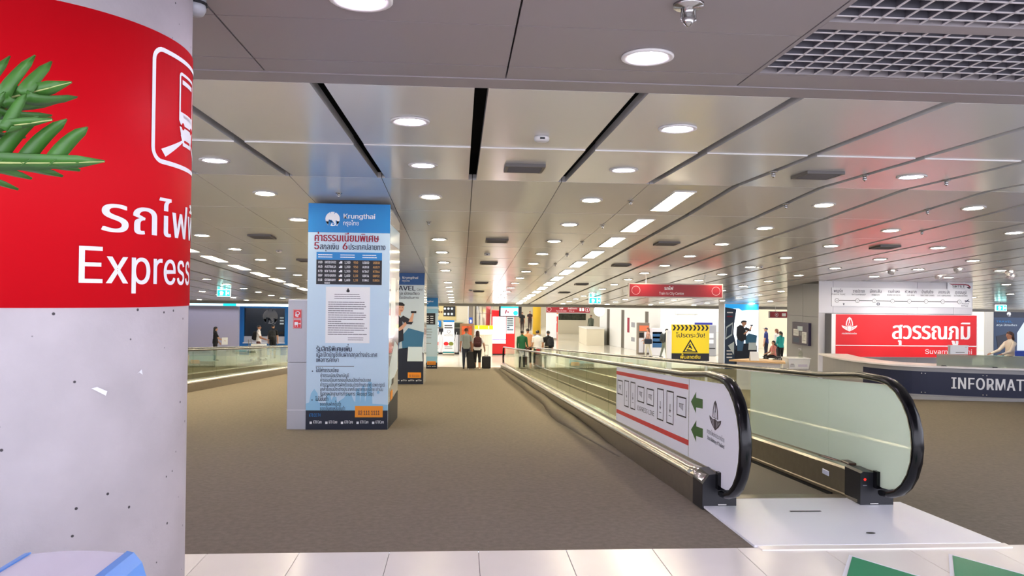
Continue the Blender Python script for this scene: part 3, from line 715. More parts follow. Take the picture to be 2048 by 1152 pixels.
def printed_traveller(sh, W, H):
    """printed picture of a man in a dark hoodie filming with a phone; W x H banner"""
    S = lambda P: [(a*W, b*H) for a, b in P]
    sh.poly(S([(0,.0),(1,.0),(1,.30),(.78,.36),(.35,.34),(0,.30)]), NAVYP, 2)
    sh.poly(S([(.45,.34),(.96,.34),(1,.50),(.60,.54),(.42,.46)]), TEALP, 2)
    sh.poly(S([(.58,.22),(.98,.22),(.96,.36),(.6,.36)]), PALEP, 3)
    sh.poly(S([(.06,.20),(.30,.20),(.36,.34),(.40,.47),(.10,.47),(.02,.40)]), JEANP, 4)
    sh.poly(S([(.02,.66),(.16,.70),(.30,.69),(.44,.61),(.47,.52),(.48,.42),(.26,.38),(.06,.42),(.0,.50)]), SHIRTP, 5)
    sh.poly(S([(.36,.63),(.52,.58),(.68,.575),(.72,.60),(.64,.625),(.46,.66)]), SHIRTP, 6)
    sh.poly(S([(.60,.60),(.70,.60),(.74,.68),(.70,.69)]), SKINP, 7)
    sh.poly(S([(.34,.535),(.46,.575),(.52,.60),(.56,.575),(.46,.53),(.36,.51)]), SKINP, 7)
    sh.disc(.36*W, .735*H, .12*W, SKINP, 6, 18, .05*H); sh.poly(S([(.30,.70),(.40,.69),(.40,.66),(.30,.665)]), SKINP, 5)
    sh.poly(S([(.21,.735),(.22,.77),(.32,.79),(.44,.785),(.50,.765),(.49,.752),(.36,.756),(.27,.748),(.25,.725)]), HAIRP, 7)
    sh.rect(.43*W, .738*H, .455*W, .742*H, HAIRP, 8); sh.rect(.36*W, .738*H, .385*W, .742*H, HAIRP, 8); sh.rect(.39*W, .706*H, .44*W, .710*H, CRIMSON, 8)
    sh.rect(.66*W, .685*H, .80*W, .705*H, HAIRP, 8)
    sh.rect(0, 0, W, .05*H, NAVYP, 6)
def contact_strip(sh, W, H):
    sh.rect(.60*W, .055*H, .94*W, .105*H, ORANGE, 8); sh.text('02 111 1111', .635*W, .066*H, .026*H, INK, 9, width=.27*W, bold=.03)
    for k in range(5):
        u = (.05+.19*k)*W; sh.rect(u, .026*H, u+.028*W, .026*H+.028*W, WHITE, 8); sh.text('KTB Care' if k < 4 else 'KTBCare', u+.042*W, .028*H, .018*H, WHITE, 8, width=.105*W, bold=.02)
def header(sh, W, H, col):
    sh.rect(0, .872*H, W, H, col, 1); bank_logo(sh, .295*W, .932*H, .088*W, WHITE, col, 2)
    sh.text('Krungthai', .42*W, .935*H, .029*H, WHITE, 2, width=.40*W, bold=.03); sh.text('กรุงไทย', .42*W, .905*H, .026*H, WHITE, 2, width=.20*W, bold=.01)
def pillar_shell(label, X0, X1, YF, dep, top, side_mat, front_mat):
    z = floor_z(YF); zb = floor_z(YF+dep)
    t = thing('bank_pillar', label, 'pillar', ((X0+X1)/2, YF+dep/2, z), group='bank advertising pillars')
    MB().box(X0+.04, X1-.03, YF+.03, YF+dep-.03, zb, ceil_z(YF+dep/2)-.0).build('core', GREYPANEL, t)
    fr = MB().box(X0, X1, YF, YF+.03, z, top).build('front_banner', front_mat, t)
    sd = MB().box(X1-.03, X1, YF+.03, YF+dep, zb, top-.06).build('side_banner', side_mat, t)
    MB().box(X0, X0+.04, YF+.03, YF+dep, zb, top-.06).build('side_panel', GREYPANEL, t)
    fr.location = sd.location = (0, 0, 0)
    return t, fr, sd, z
SIDEP = mat('glossy_side_film', (206, 222, 232), .12, coat=.6)
# pillar 1
PX0, PX1, PY = -2.0, -.94, 9.95
t1, fr, sd, z = pillar_shell('nearest bank pillar with a fee table and a white notice', PX0, PX1, PY, 1.55, 2.635, SIDEP, PALEB)
W, H = PX1-PX0, 2.635-z
fmap = plane_map((PX0, PY-.0005, z), (1,0,0), (0,0,1))
sh = Sheet(fmap); header(sh, W, H, SKYB); sh.flush('header_logo', fr)
sh = Sheet(fmap)
sh.text('ค่าธรรมเนียมพิเศษ', .07*W, .833*H, .046*H, CRIMSON, 2, width=.80*W, bold=.035)
sh.text('5', .065*W, .797*H, .042*H, CRIMSON, 2, bold=.03); sh.text('สกุลเงิน', .14*W, .797*H, .034*H, INK, 2, width=.24*W, bold=.02); sh.text('6', .41*W, .797*H, .042*H, CRIMSON, 2, bold=.03); sh.text('ประเทศปลายทาง', .49*W, .797*H, .034*H, INK, 2, width=.46*W, bold=.02)
sh.flush('headline', fr)
sh = Sheet(fmap); a0, a1, v0, v1 = .105*W, .905*W, .642*H, .785*H
DK = mat('table_black', (22, 24, 30), .5)
sh.rect(a0, v0, a1, v1-.034*H, DK, 1); sh.rect(a0, v1-.034*H, a1, v1, SKYB, 1)
for q in range(3): sh.lines(a0+.02*W+q*.27*W, a0+.20*W+q*.27*W, v1-.014*H, 2, .010*H, .004*H, WHITE, 2, seed=q+5)
GOLDP = mat('gold_print', (214, 160, 90), .5)
for r, row in enumerate((('USD','UNITED STATES','1,200','950','USD50','USD30'),('AUD','AUSTRALIA','1,200','950','AUD58','AUD29'),('NZD','NEW ZEALAND','1,200','950','NZD67','NZD44'),('GBP','UNITED KINGDOM','1,600','1,150','GBP34','GBP32'),('EUR','GERMANY','1,600','1,150','EUR41','EUR36'))):
    v = v1-.050*H-.0195*H*r
    for (u, w_, c_), tx in zip(((.02,.055,WHITE),(.10,.14,WHITE),(.34,.075,WHITE),(.45,.06,GOLDP),(.56,.085,WHITE),(.69,.085,GOLDP)), row): sh.text(tx, a0+u*W, v, .014*H, c_, 2, width=w_*W, bold=.03)
    sh.rect(a0+.275*W, v, a0+.315*W, v+.010*H, WHITE, 2); sh.rect(a0+.275*W, v+.005*H, a0+.29*W, v+.010*H, INK if r != 4 else ORANGE, 3)
    if r == 4: sh.text('FRANCE', a0+.10*W, v-.013*H, .011*H, WHITE, 2, width=.07*W, bold=.03)
sh.flush('fee_table', fr)
sh = Sheet(fmap); PAPER = mat('paper', (232, 234, 236), .6)
n0, n1, m0, m1 = .225*W, .765*W, .383*H, .632*H
sh.rect(n0, m0, n1, m1, PAPER, 1.5)
sh.disc(.495*W, .615*H, .022*W, BLACK, 2, ry=.007*H, a0=180, a1=360); sh.poly([(.475*W,.614*H),(.495*W,.628*H),(.515*W,.614*H)], BLACK, 2)
sh.lines(.33*W, .66*W, .597*H, 3, .009*H, .003*H, GREYINK, 2, seed=3)
sh.lines(n0+.03*W, n1-.03*W, .562*H, 16, .0095*H, .0036*H, GREYINK, 2, seed=4)
sh.lines(.50*W, .70*W, .405*H, 2, .009*H, .003*H, GREYINK, 2, seed=9)
sh.flush('notice_paper', fr)
sh = Sheet(fmap)
for tx, u, v, em, w_, bo in (('รับสิทธิพิเศษเพิ่ม',.115,.346,.030,.44,.03),('เมื่อเปิดบัญชีเงินฝากสกุลต่างประเทศ',.115,.322,.026,.75,.012),('เพื่อการศึกษา',.115,.299,.026,.28,.012),
    ('ไม่มีค่าธรรมเนียม',.115,.254,.024,.28,.02),('ค่าธรรมเนียมรักษาบัญชี',.17,.232,.021,.35,.006),('ค่าธรรมเนียมการถอนเงินธนบัตรต่างประเทศ',.17,.212,.021,.62,.006),('ค่าธรรมเนียมการฝากด้วยธนบัตรต่างประเทศ เฉพาะกรณี',.17,.191,.021,.79,.006),
    ('ลูกค้าซื้อธนบัตรต่างประเทศกับธนาคารกรุงไทย เท่านั้น',.17,.171,.021,.77,.006),('(แสดงหลักฐานการทำรายการ : Receipt Slip)',.17,.151,.021,.66,.006),('ไม่มีขั้นต่ำ',.115,.127,.024,.16,.02),('ยอดเงินฝากขั้นต่ำ',.17,.106,.021,.26,.006),('ยอดเงินคงเหลือขั้นต่ำ',.17,.086,.021,.31,.006)):
    sh.text(tx, u*W, v*H, em*H, INK, 3, width=w_*W, bold=bo)
sh.rect(.115*W, .278*H, .58*W, .281*H, GREYINK, 3)
for v in (.258, .131): sh.disc(.075*W, v*H, .008*W, INK, 3, 10)
sh.flush('condition_text', fr)
sh = Sheet(fmap)
sky = [(0,.035),(0,.115),(.04,.12),(.06,.16),(.10,.18),(.14,.16),(.15,.12),(.24,.115),(.25,.155),(.29,.16),(.31,.13),(.33,.145),(.37,.145),(.38,.12),(.46,.14),(.50,.16),(.55,.155),(.58,.13),(.60,.12),(.61,.18),(.65,.185),(.66,.12),(.68,.19),(.71,.20),(.72,.12),(.76,.215),(.80,.21),(.81,.115),(1,.11),(1,.035)]
sh.poly([(a*W, b_*H) for a, b_ in sky], MIDB, .6); sh.disc(.88*W, .165*H, .018*W, MIDB, .6, 14)
sh.rect(0, 0, W, .085*H, NAVYP, 1); sh.text('KTB.CO.TH', .04*W, .058*H, .018*H, SKYB, 2, width=.14*W)
contact_strip(sh, W, H); sh.flush('skyline_print', fr)
smap = plane_map((PX1+.0005, PY+.03, floor_z(PY+1.5)), (0,1,0), (0,0,1))
sh = Sheet(smap); sh.rect(.02, 0, 1.5, .42, NAVYP, 1); sh.rect(.3, .42, .62, .55, ORANGE, 2); sh.poly([(.1,.6),(1.4,.75),(1.4,1.1),(.9,1.2),(.1,.9)], PALEP, 1); sh.rect(.2, 1.3, .9, 2.1, mat('printed_window', (226,236,240), .2), 1); sh.rect(.02, 2.55, 1.5, 2.8, PALEB, 1)
sh.rect(.45, .62, .75, .70, BLACK, 2)
sh.flush('side_print', sd); world_children(t1)
# hose cabinet joined to the pillar's left side
hz = floor_z(9.98)
hc = thing('hose_cabinet', 'grey hose cabinet with two red fire signs beside the bank pillar', 'cabinet', (-2.12, 10.1, hz))
MB().box(-2.25, -2.003, 9.985, 10.75, floor_z(10.75), .55).build('lower_panel', GREYPANEL, hc); MB().box(-2.25, -2.003, 9.985, 10.75, .556, 1.36).build('upper_panel', GREYPANEL, hc)
MB().box(-2.245, -2.003, 9.98, 10.75, 1.36, 1.375).build('cap', LIGHTPANEL, hc)
MB().box(-2.252, -2.003, 9.982, 9.985, floor_z(9.98)+.25, floor_z(9.98)+.254).build('joint', WHITE, hc)
for n, (v, nm) in enumerate(((1.125, 'hose_sign'), (.995, 'reel_sign'))):
    sg = MB().bbox(-2.185, -2.075, 9.975, 9.985, v, v+.118, .003).build(nm, SIGNRED, hc)
    sh = Sheet(plane_map((-2.185, 9.974, v), (1,0,0), (0,0,1)))
    sh.frame(.005, .005, .105, .113, .003, WHITE, 1)
    if n == 0: sh.ring(.06, .07, .026, .009, WHITE, 1); sh.rect(.03, .03, .042, .085, WHITE, 1); sh.poly([(.03,.03),(.06,.02),(.075,.035),(.042,.04)], WHITE, 1)
    else: sh.rect(.02, .045, .065, .085, WHITE, 1); sh.rect(.065, .06, .085, .066, WHITE, 1); sh.disc(.09, .063, .008, WHITE, 1, 10); sh.rect(.025, .02, .032, .045, WHITE, 1); sh.rect(.055, .02, .062, .045, WHITE, 1)
    sh.flush('pictogram', sg)
world_children(hc)
# pillar 2
NAVYHEAD = mat('header_blue', (24, 84, 150), .4); GREYB = mat('grey_blue_banner', (196, 212, 222), .4)
PX0b, YB = -2.02, 20.3
t2, fr, sd, z = pillar_shell('second bank pillar with a travel card picture of a man filming', PX0b, -.98, YB, 1.5, 2.0, SIDEP, GREYB)
W, H = 1.04, 2.0-z; fmap = plane_map((PX0b, YB-.0005, z), (1,0,0), (0,0,1))
sh = Sheet(fmap, .003)
sh.rect(0, .89*H, W, H, NAVYHEAD, 1); bank_logo(sh, .30*W, .945*H, .07*W, WHITE, NAVYHEAD, 2); sh.text('Krungthai', .42*W, .945*H, .028*H, WHITE, 2, width=.42*W, bold=.03); sh.text('กรุงไทย', .42*W, .918*H, .024*H, WHITE, 2, width=.2*W)
sh.text('TRAVEL', .10*W, .84*H, .056*H, INK, 2, width=.68*W, bold=.03); sh.text('Card', .80*W, .84*H, .026*H, INK, 2, width=.15*W); sh.text('สกุล บัตรเดียว', .26*W, .80*H, .034*H, INK, 2, width=.62*W, bold=.015); sh.text('สำหรับนักเดินทาง', .20*W, .765*H, .028*H, INK, 2, width=.66*W)
sh.flush('travel_headline', fr)
sh = Sheet(fmap, .002)
sh.map = plane_map((PX0b, YB-.001, z), (1,0,0), (0,0,1)); 
printed_traveller(sh, W, H*.93); contact_strip(sh, W, H); sh.flush('traveller_picture', fr); world_children(t2)
# pillar 3
t3, fr, sd, z = pillar_shell('farthest bank pillar with a blue fee banner beside the shop', -2.0, -.95, 31.5, 1.4, 1.25, SIDEP, PALEB)
W, H = 1.05, 1.25-z; fmap = plane_map((-2.0, 31.499, z), (1,0,0), (0,0,1)); sh = Sheet(fmap, .004)
header(sh, W, H, SKYB); sh.rect(.1*W, .62*H, .9*W, .78*H, DK, 1)
for r in range(4):
    for q in range(4): sh.rect((.16+.18*q)*W, (.64+.03*r)*H, (.28+.18*q)*W, (.65+.03*r)*H, WHITE, 2)
sh.rect(0, .78*H, W, .84*H, MIDB, 1); sh.lines(.15*W, .8*W, .55*H, 6, .04*H, .008*H, GREYINK, 1, seed=7); sh.rect(0, .085*H, W, .17*H, MIDB, .6); sh.rect(0, 0, W, .085*H, NAVYP, 1); contact_strip(sh, W, H)
sh.flush('fee_print', fr); world_children(t3)
# ------------------------------------------------------------------ information kiosk, its boards and desk
KX0, KX1, KY0, KY1 = 10.31, 14.95, 21.0, 23.1
kz = floor_z(KY1)-.02; ktop = ceil_z(22)-.0
ko = thing('kiosk_block', 'grey clad kiosk block behind the information desk', 'kiosk', ((KX0+KX1)/2, 22, kz))
MB().box(KX0+.03, KX1-.03, KY0+.03, KY1-.03, kz, ktop).build('core', VOID, ko)
# cladding panels, front then left face
for n, (a, b_) in enumerate(((KX0, KX0+.42), (KX0+.428, KX0+2.95), (KX0+2.958, KX0+4.05), (KX0+4.058, KX1))):
    MB().box(a, b_, KY0, KY0+.03, 1.02, 1.975).build('front_panel', LIGHTPANEL, ko); MB().box(a, b_, KY0, KY0+.03, kz, 1.012).build('front_panel', LIGHTPANEL, ko)
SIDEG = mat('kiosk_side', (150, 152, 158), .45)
for a, b_ in ((KY0+.03, 22.02), (22.028, KY1)):
    MB().box(KX0, KX0+.03, a, b_, .9, 1.86).build('side_panel', SIDEG, ko); MB().box(KX0, KX0+.03, a, b_, kz, .892).build('side_panel', SIDEG, ko)
MB().box(KX1-.03, KX1, KY0+.03, KY1, kz, 1.86).build('side_panel', SIDEG, ko)
MB().box(KX0-.0, KX1+.0, KY0+.03, KY1, 1.86, 1.95).build('top_shadow_gap', BLACKPL, ko)
world_children(ko)
# red station board
rb = thing('station_board', 'red station name board reading Suvarnabhumi in Thai', 'sign', (12.8, 20.7, -.2))
RX0, RX1, RY, RZ0, RZ1 = 10.62, 14.80, 20.62, -.22, .995
MB().box(RX0-.12, RX1+.03, RY, 20.99, RZ0, RZ1+.012).build('box_body', mat('board_side', (96, 98, 106), .5), rb)
MB().box(RX0-.12, RX1+.03, RY-.006, RY, RZ0, RZ1+.012).build('white_rim', WHITE, rb)
fb = MB().box(RX0, RX1, RY-.014, RY-.006, RZ0+.01, RZ1-.0).build('red_face', SIGNRED, rb)
sh = Sheet(plane_map((RX0, RY-.0145, RZ0), (1,0,0), (0,0,1)), .002); W, H = RX1-RX0, RZ1-RZ0
sh.rect(0, .265*H, W, .285*H, WHITE, 1)
sh.text('สุวรรณภูมิ', .39*W, .44*H, .52*H, WHITE, 1, width=.575*W, bold=.035)
sh.text('Suvarnabhumi', .63*W, .09*H, .15*H, WHITE, 1, width=.34*W)
wing_emblem(sh, .095*W, .60*H, .11*W, .34*H, WHITE, SIGNRED, 1); sh.text('การรถไฟแห่งประเทศไทย', .042*W, .535*H, .05*H, WHITE, 1, width=.105*W, bold=.03)
sh.flush('board_lettering', fb); world_children(rb)
# line map
mp = thing('line_map_board', 'white board with a row of eight train stations', 'sign', (12.8, 20.9, 1.2))
MX0, MX1, MZ0, MZ1 = 10.68, 14.9, 1.22, 1.755
fb = MB().box(MX0, MX1, 20.965, 20.999, MZ0, MZ1).build('board', WHITE, mp)
tb = MB().box(14.15, 14.92, 20.955, 20.965, 1.72, 1.96).build('logo_tab', WHITE, mp)
sh = Sheet(plane_map((MX0, 20.9645, MZ0), (1,0,0), (0,0,1)), .002); W = MX1-MX0
st = [('พญาไท','PHAYA THAI','A8'),('ราชปรารภ','RATCHAPRAROP','A7'),('มักกะสัน','MAKKASAN','A6'),('รามคำแหง','RAMKHAMHAENG','A5'),('หัวหมาก','HUA MAK','A4'),('บ้านทับช้าง','BAN THAP CHANG','A3'),('ลาดกระบัง','LAT KRABANG','A2'),('สุวรรณภูมิ','SUVARNABHUMI','A1')]
us = [.035, .18, .30, .43, .55, .67, .79, .91]
sh.rect(us[0]*W, .155, us[-1]*W, .173, BLACK, 1)
for (th, en, cd), u in zip(st, us):
    u *= W; sh.disc(u, .164, .062, BLACK, 2, 20); sh.disc(u, .164, .052, WHITE, 3, 20); sh.text(cd, u, .142, .06, GREYINK, 4, 'c', width=.06)
    sh.text(th, u+.04, .40, .115, INK, 2, 'c', width=.28 if len(th) < 7 else .36, bold=.012); sh.text(en, u+.04, .32, .058, GREYINK, 2, 'c', width=.24 if len(en) < 9 else .42, bold=.02)
sh.poly([(.09*W,.09),(.075*W,.09),(.085*W,.06)], INK, 2); sh.rect(.08*W, .03, .087*W, .06, INK, 2); sh.ring(.328*W, .075, .05, .014, INK, 2); sh.rect(.318*W, .06, .338*W, .09, INK, 2)
sh.poly([(.945*W,.19),(.955*W,.21),(.962*W,.20),(.975*W,.24),(.982*W,.24),(.972*W,.20),(.99*W,.17),(.985*W,.165),(.965*W,.18),(.955*W,.15),(.95*W,.155),(.956*W,.18)], INK, 2)
sh.text('Airport', .925*W, .09, .065, INK, 2, width=.055*W); sh.text('B Floor', .925*W, .03, .055, INK, 2, width=.05*W, bold=.03)
sh.flush('station_line', fb)
sh = Sheet(plane_map((14.15, 20.9545, 1.72), (1,0,0), (0,0,1)), .002)
sh.poly([(.04,.19),(.5,.19),(.64,.17),(.72,.09),(.69,.075),(.62,.135),(.5,.165),(.12,.165)], CRIMSON, 1); sh.poly([(.58,.10),(.66,.10),(.70,.055),(.62,.06)], BLACK, 1); sh.text('SRTET', .14, .08, .10, BLACK, 1, width=.40, bold=.03); sh.rect(.16, .05, .54, .058, GREYINK, 1)
sh.flush('logo', tb); world_children(mp)
# notice board on the kiosk's left face
nb = thing('notice_board', 'dark purple notice board with pinned papers on the kiosk side', 'notice board', (10.25, 22, .02))
f_ = MB().box(10.22, 10.309, 21.45, 22.52, .03, .70).build('board', mat('notice_purple', (44, 36, 66), .4), nb)
sh = Sheet(plane_map((10.2195, 22.52, .03), (0,-1,0), (0,0,1)), .002)
for u, v, w_, h_, m in ((.36,.42,.34,.14,GREYB),(.08,.26,.36,.2,PAPER),(.66,.06,.3,.34,PAPER),(.5,.28,.14,.12,GREYINK),(.08,.05,.4,.16,SLATEP)): sh.rect(u, v, u+w_, v+h_, m, 1)
sh.lines(.1, .42, .40, 4, .035, .012, GREYINK, 2, seed=2); sh.lines(.69, .92, .34, 6, .04, .012, GREYINK, 2, seed=8)
sh.flush('papers', f_); world_children(nb)
# curved desk
def catmull(P, n=6):
    P = [Vector(p) for p in P]; Q = []
    for i in range(len(P)-1):
        p0, p1, p2, p3 = P[max(i-1, 0)], P[i], P[i+1], P[min(i+2, len(P)-1)]
        for k in range(n):
            t = k/n; Q.append(.5*((2*p1)+(p2-p0)*t+(2*p0-5*p1+4*p2-p3)*t*t+(3*p1-p0-3*p2+p3)*t**3))
    return Q+[P[-1]]
DP = catmull([(9.15,18.4),(8.98,17.2),(9.12,16.2),(9.55,15.55),(10.4,15.15),(11.5,14.8),(13,14.45),(15.2,14.25)])
def dnorm(i):
    t = (DP[min(i+1, len(DP)-1)]-DP[max(i-1, 0)]).normalized(); return Vector((t.y, -t.x))   # towards the viewer
DL = [0]
for i in range(1, len(DP)): DL.append(DL[-1]+(DP[i]-DP[i-1]).length)
def dmap_(u, v, w):
    u = min(max(u, 0), DL[-1]-1e-4); i = max(k for k in range(len(DL)) if DL[k] <= u); f = (u-DL[i])/(DL[i+1]-DL[i])
    p = DP[i].lerp(DP[i+1], f); n = dnorm(i).lerp(dnorm(i+1), f).normalized()
    return Vector((p.x+n.x*(w+.001), p.y+n.y*(w+.001), v))
desk = thing('information_desk', 'curved grey information desk with a navy INFORMATION panel', 'desk', (10.4, 15.6, -.7))
def dsweep(sec, name, m, i0=0, i1=None, smooth=True, parent=None):
    i1 = i1 or len(DP); fr = []
    for i in range(i0, i1):
        n = dnorm(i); fr.append([(DP[i].x+n.x*a, DP[i].y+n.y*a, z) for a, z in sec(DP[i])])
    return MB().sweep(fr).build(name, m, parent or desk)
DESKG = mat('desk_grey', (156, 156, 158), .4, metal=.1)
dsweep(lambda p: [(0, floor_z(p.y)-.02), (0, .02), (-.55, .02), (-.55, floor_z(p.y)-.02)], 'body', DESKG)
dsweep(lambda p: [(-.04, floor_z(p.y)-.02), (.03, floor_z(p.y)), (.03, floor_z(p.y)+.07), (0, floor_z(p.y)+.08)], 'plinth', DESKG)
dsweep(lambda p: [(.10, .02), (.10, .055), (-.60, .055), (-.60, .02)], 'counter_top', mat('desk_top_white', (238, 234, 236), .3))
ip = 11
pan = dsweep(lambda p: [(.0, -.56), (.012, -.56), (.012, -.075), (.0, -.075)], 'name_panel', NAVY, ip)
sh = Sheet(lambda u, v, w: dmap_(u, v, w+.012), .002); sh.cut = .12
u0 = DL[ip]; ui = min(DL, key=lambda l: abs(dmap_(l, 0, 0).x-10.42))
vs3, fs3, wtot = layout('INFORMATION'); kx = 1.87/(wtot+.07*11); uu = ui-.07
for c_ in 'INFORMATION':
    sh.text(c_, uu, -.41, .325, WHITE, 1, width=kx*(glyph(c_)[2]+.07), bold=.035); uu += kx*(glyph(c_)[2]+.07); sh.flush('letter', pan)
for q in range(4):
    for v in (-.115, -.52):
        for d in (0, .07): sh.disc(ui-.62+1.15*q+d, v, .012, BRIGHTSTEEL, 1, 8); sh.flush('panel_screw', pan)
i2 = next(i for i in range(len(DP)) if DP[i].x > 10.0)
dsweep(lambda p: [(.03, .06), (.03, .285), (.005, .30), (-.16, .30), (-.16, .287), (.0, .285), (.01, .06)], 'display_shelf', glass_mat('acrylic', (205, 215, 205), haze=.45, hazecol=(190, 195, 190)), i2)
for q in range(4):
    p = dmap_(ui-.2+.95*q, .055, .02); MB().box(p.x-.05, p.x+.05, p.y-.02, p.y+.02, .055, .075).build('shelf_clip', BLACKPL, desk)
world_children(desk)
cs = thing('card_sign', 'white upright card sign on the information desk shelf', 'sign', (10.62, 15.35, .30))
MB().box(-.20, .20, -.03, -.024, 0, .17).build('card', WHITE, cs); MB().box(-.21, .21, -.03, .05, .17, .19).build('roof', WHITE, cs); MB().box(-.2, .2, .04, .046, 0, .17).build('back_card', WHITE, cs)
sh = Sheet(plane_map((-.2,-.0305,0), (1,0,0), (0,0,1)), .001); sh.lines(.12, .34, .03, 1, .03, .016, GREYINK, 1); sh.rect(.33, .145, .37, .152, GREYINK, 1); sh.flush('small_print', cs)
ch = thing('office_chair', 'blue mesh office chair behind the information desk', 'chair', (14.2, 17.8, floor_z(17.8)))
MB().bbox(-.24, .24, .2, .25, .55, 1.02, .02).build('backrest', mat('chair_blue', (44, 78, 180), .6), ch)
MB().bbox(-.25, .25, -.25, .22, .43, .50, .03).build('seat', mat('chair_blue', (44, 78, 180), .6), ch)
MB().tube([(0,0,.08),(0,0,.44)], .03).build('post', BLACKPL, ch)
for k in range(5):
    a = k*1.2566; MB().tube([(0,0,.1),(.28*math.cos(a),.28*math.sin(a),.04)], .02, 6).build('leg', BLACKPL, ch)
# ------------------------------------------------------------------ table with a tent card, tub
tz = floor_z(18.2)
tb = thing('counter_table', 'wooden topped table with white front left of the kiosk', 'table', (7.4, 18.3, tz))
WOOD = mat('pale_wood', (214, 176, 128), .4, var=.1, scale=6)
TOPZ = -.13-tz
MB().add([(-.62,.25,TOPZ),(.55,-.42,TOPZ),(.75,.1,TOPZ),(.2,.75,TOPZ),(-.62,.25,TOPZ-.04),(.55,-.42,TOPZ-.04),(.75,.1,TOPZ-.04),(.2,.75,TOPZ-.04)], [(0,1,2,3),(7,6,5,4),(0,4,5,1),(1,5,6,2),(2,6,7,3),(3,7,4,0)]).build('top', WOOD, tb)
MB().add([(-.4,.3,-.02),(.5,-.25,-.02),(.6,.1,-.02),(.2,.6,-.02),(-.4,.3,TOPZ-.04),(.5,-.25,TOPZ-.04),(.6,.1,TOPZ-.04),(.2,.6,TOPZ-.04)], [(0,1,5,4),(1,2,6,5),(2,3,7,6),(3,0,4,7)]).build('body', LIGHTPANEL, tb)
t = thing('tent_card', 'folded white tent card on the wooden table', 'card', (7.35, 18.35, -.129))
MB().add([(-.11,-.06,0),(.11,-.06,0),(.11,0,.22),(-.11,0,.22),(-.11,.06,0),(.11,.06,0)], [(0,1,2,3),(3,2,5,4)]).build('card', WHITE, t)
tu = thing('storage_tub', 'white lidded plastic tub on a stand beside the kiosk', 'tub', (8.50, 18.5, floor_z(18.5)))
b0 = -.33-floor_z(18.5)
MB().bbox(-.26, .26, -.2, .2, 0, b0, .01).build('stand', SIDEG, tu)
MB().add([(-.25,-.18,b0),(.25,-.18,b0),(.25,.18,b0),(-.25,.18,b0),(-.28,-.2,b0+.24),(.28,-.2,b0+.24),(.28,.2,b0+.24),(-.28,.2,b0+.24)], [(3,2,1,0),(4,5,6,7),(0,1,5,4),(1,2,6,5),(2,3,7,6),(3,0,4,7)]).build('tub', WHITE, tu)
MB().bbox(-.30, .30, -.22, .22, b0+.24, b0+.27, .008).build('lid', WHITE, tu)
sh = Sheet(plane_map((-.27,-.196,b0), (1,0,0), (0,.08,1)), .002); sh.rect(.03, .04, .15, .2, mat('label_grey', (196,198,206), .5), 1); sh.lines(.05, .13, .17, 3, .03, .012, BLACK, 2, seed=3); sh.rect(.24, .05, .48, .2, mat('label_lilac', (206,202,222), .5), 1); sh.flush('paper_labels', tu)
pb = thing('pump_bottle', 'small clear pump bottle on the white tub', 'bottle', (8.62, 18.5, -.06+.001))
MB().lathe([(.05,0),(.055,.02),(.055,.13),(.02,.16),(.018,.18)], 14).build('bottle', GLASS, pb, smooth=True); MB().tube([(0,0,.18),(0,0,.22),(-.06,0,.22)], .008, 6).build('pump', WHITE, pb)

# ------------------------------------------------------------------ hanging signs, exit signs, warning stand
def hanging_sign(label, x0, x1, y, z0, z1, draw, th=.12, zt=None, group=None):
    t = thing('hanging_sign', label, 'sign', ((x0+x1)/2, y, z0), group=group); w = x1-x0; h = z1-z0
    MB().box(-w/2-.03, w/2+.03, 0, th, -.03, h+.03).build('case', mat('sign_case', (170,160,156), .4), t)
    f = MB().box(-w/2, w/2, -.006, 0, 0, h).build('face', DARKRED, t)
    for s_ in (-1, 1): MB().tube([(s_*w*.32, th/2, h+.02), (s_*w*.32, th/2, (zt or ceil_z(y))-z0)], .012, 6).build('hanger_rod', TRIMW, t)
    sh = Sheet(plane_map((-w/2,-.0065,0), (1,0,0), (0,0,1)), .002); draw(sh, w, h); sh.flush('lettering', f); return t
def d1(sh, w, h):
    for u in (.065, .935): sh.ring(u*w, h/2, .36*h, .03*h, mat('sign_pink', (236,190,190), .5), 1)
    sh.text('รถไฟ', .42*w, .56*h, .36*h, WHITE, 1, 'c', width=.10*w, bold=.03); sh.text('Train to City Centre', .45*w, .16*h, .30*h, WHITE, 1, 'c', width=.27*w)
hanging_sign('dark red hanging sign reading Train to City Centre', 4.46, 6.95, 19.6, 1.44, 1.76, d1)
def d2(sh, w, h):
    sh.ring(.06*w, h/2, .36*h, .04*h, WHITE, 1); sh.text('รถไฟ', .34*w, .55*h, .34*h, WHITE, 1, 'c', width=.09*w, bold=.03); sh.text('Train to City Centre', .34*w, .15*h, .26*h, WHITE, 1, 'c', width=.24*w)
    sh.text('รับผู้โดยสาร', .60*w, .55*h, .34*h, WHITE, 1, 'c', width=.22*w); sh.text('Pick up', .58*w, .15*h, .26*h, WHITE, 1, 'c', width=.12*w)
    for u in (.76, .82): sh.rect(u*w, .25*h, (u+.045)*w, .75*h, WHITE, 1)
    sh.ring(.94*w, h/2, .38*h, .05*h, WHITE, 1); sh.poly([(.925*w,.4*h),(.94*w,.75*h),(.955*w,.4*h)], WHITE, 1); sh.rect(.936*w, .22*h, .944*w, .5*h, WHITE, 1)
hanging_sign('long red hanging sign with an arrow in the far lobby', 5.16, 7.80, 45, .33, .70, d2, zt=4.2)
def d3(sh, w, h):
    sh.ring(.2*w, h/2, .34*h, .05*h, WHITE, 1); sh.poly([(.17*w,.5*h),(.215*w,.68*h),(.215*w,.32*h)], WHITE, 1); sh.rect(.36*w, .22*h, .48*w, .78*h, WHITE, 1); sh.lines(.62*w, .95*w, .6*h, 2, .3*h, .12*h, WHITE, 1)
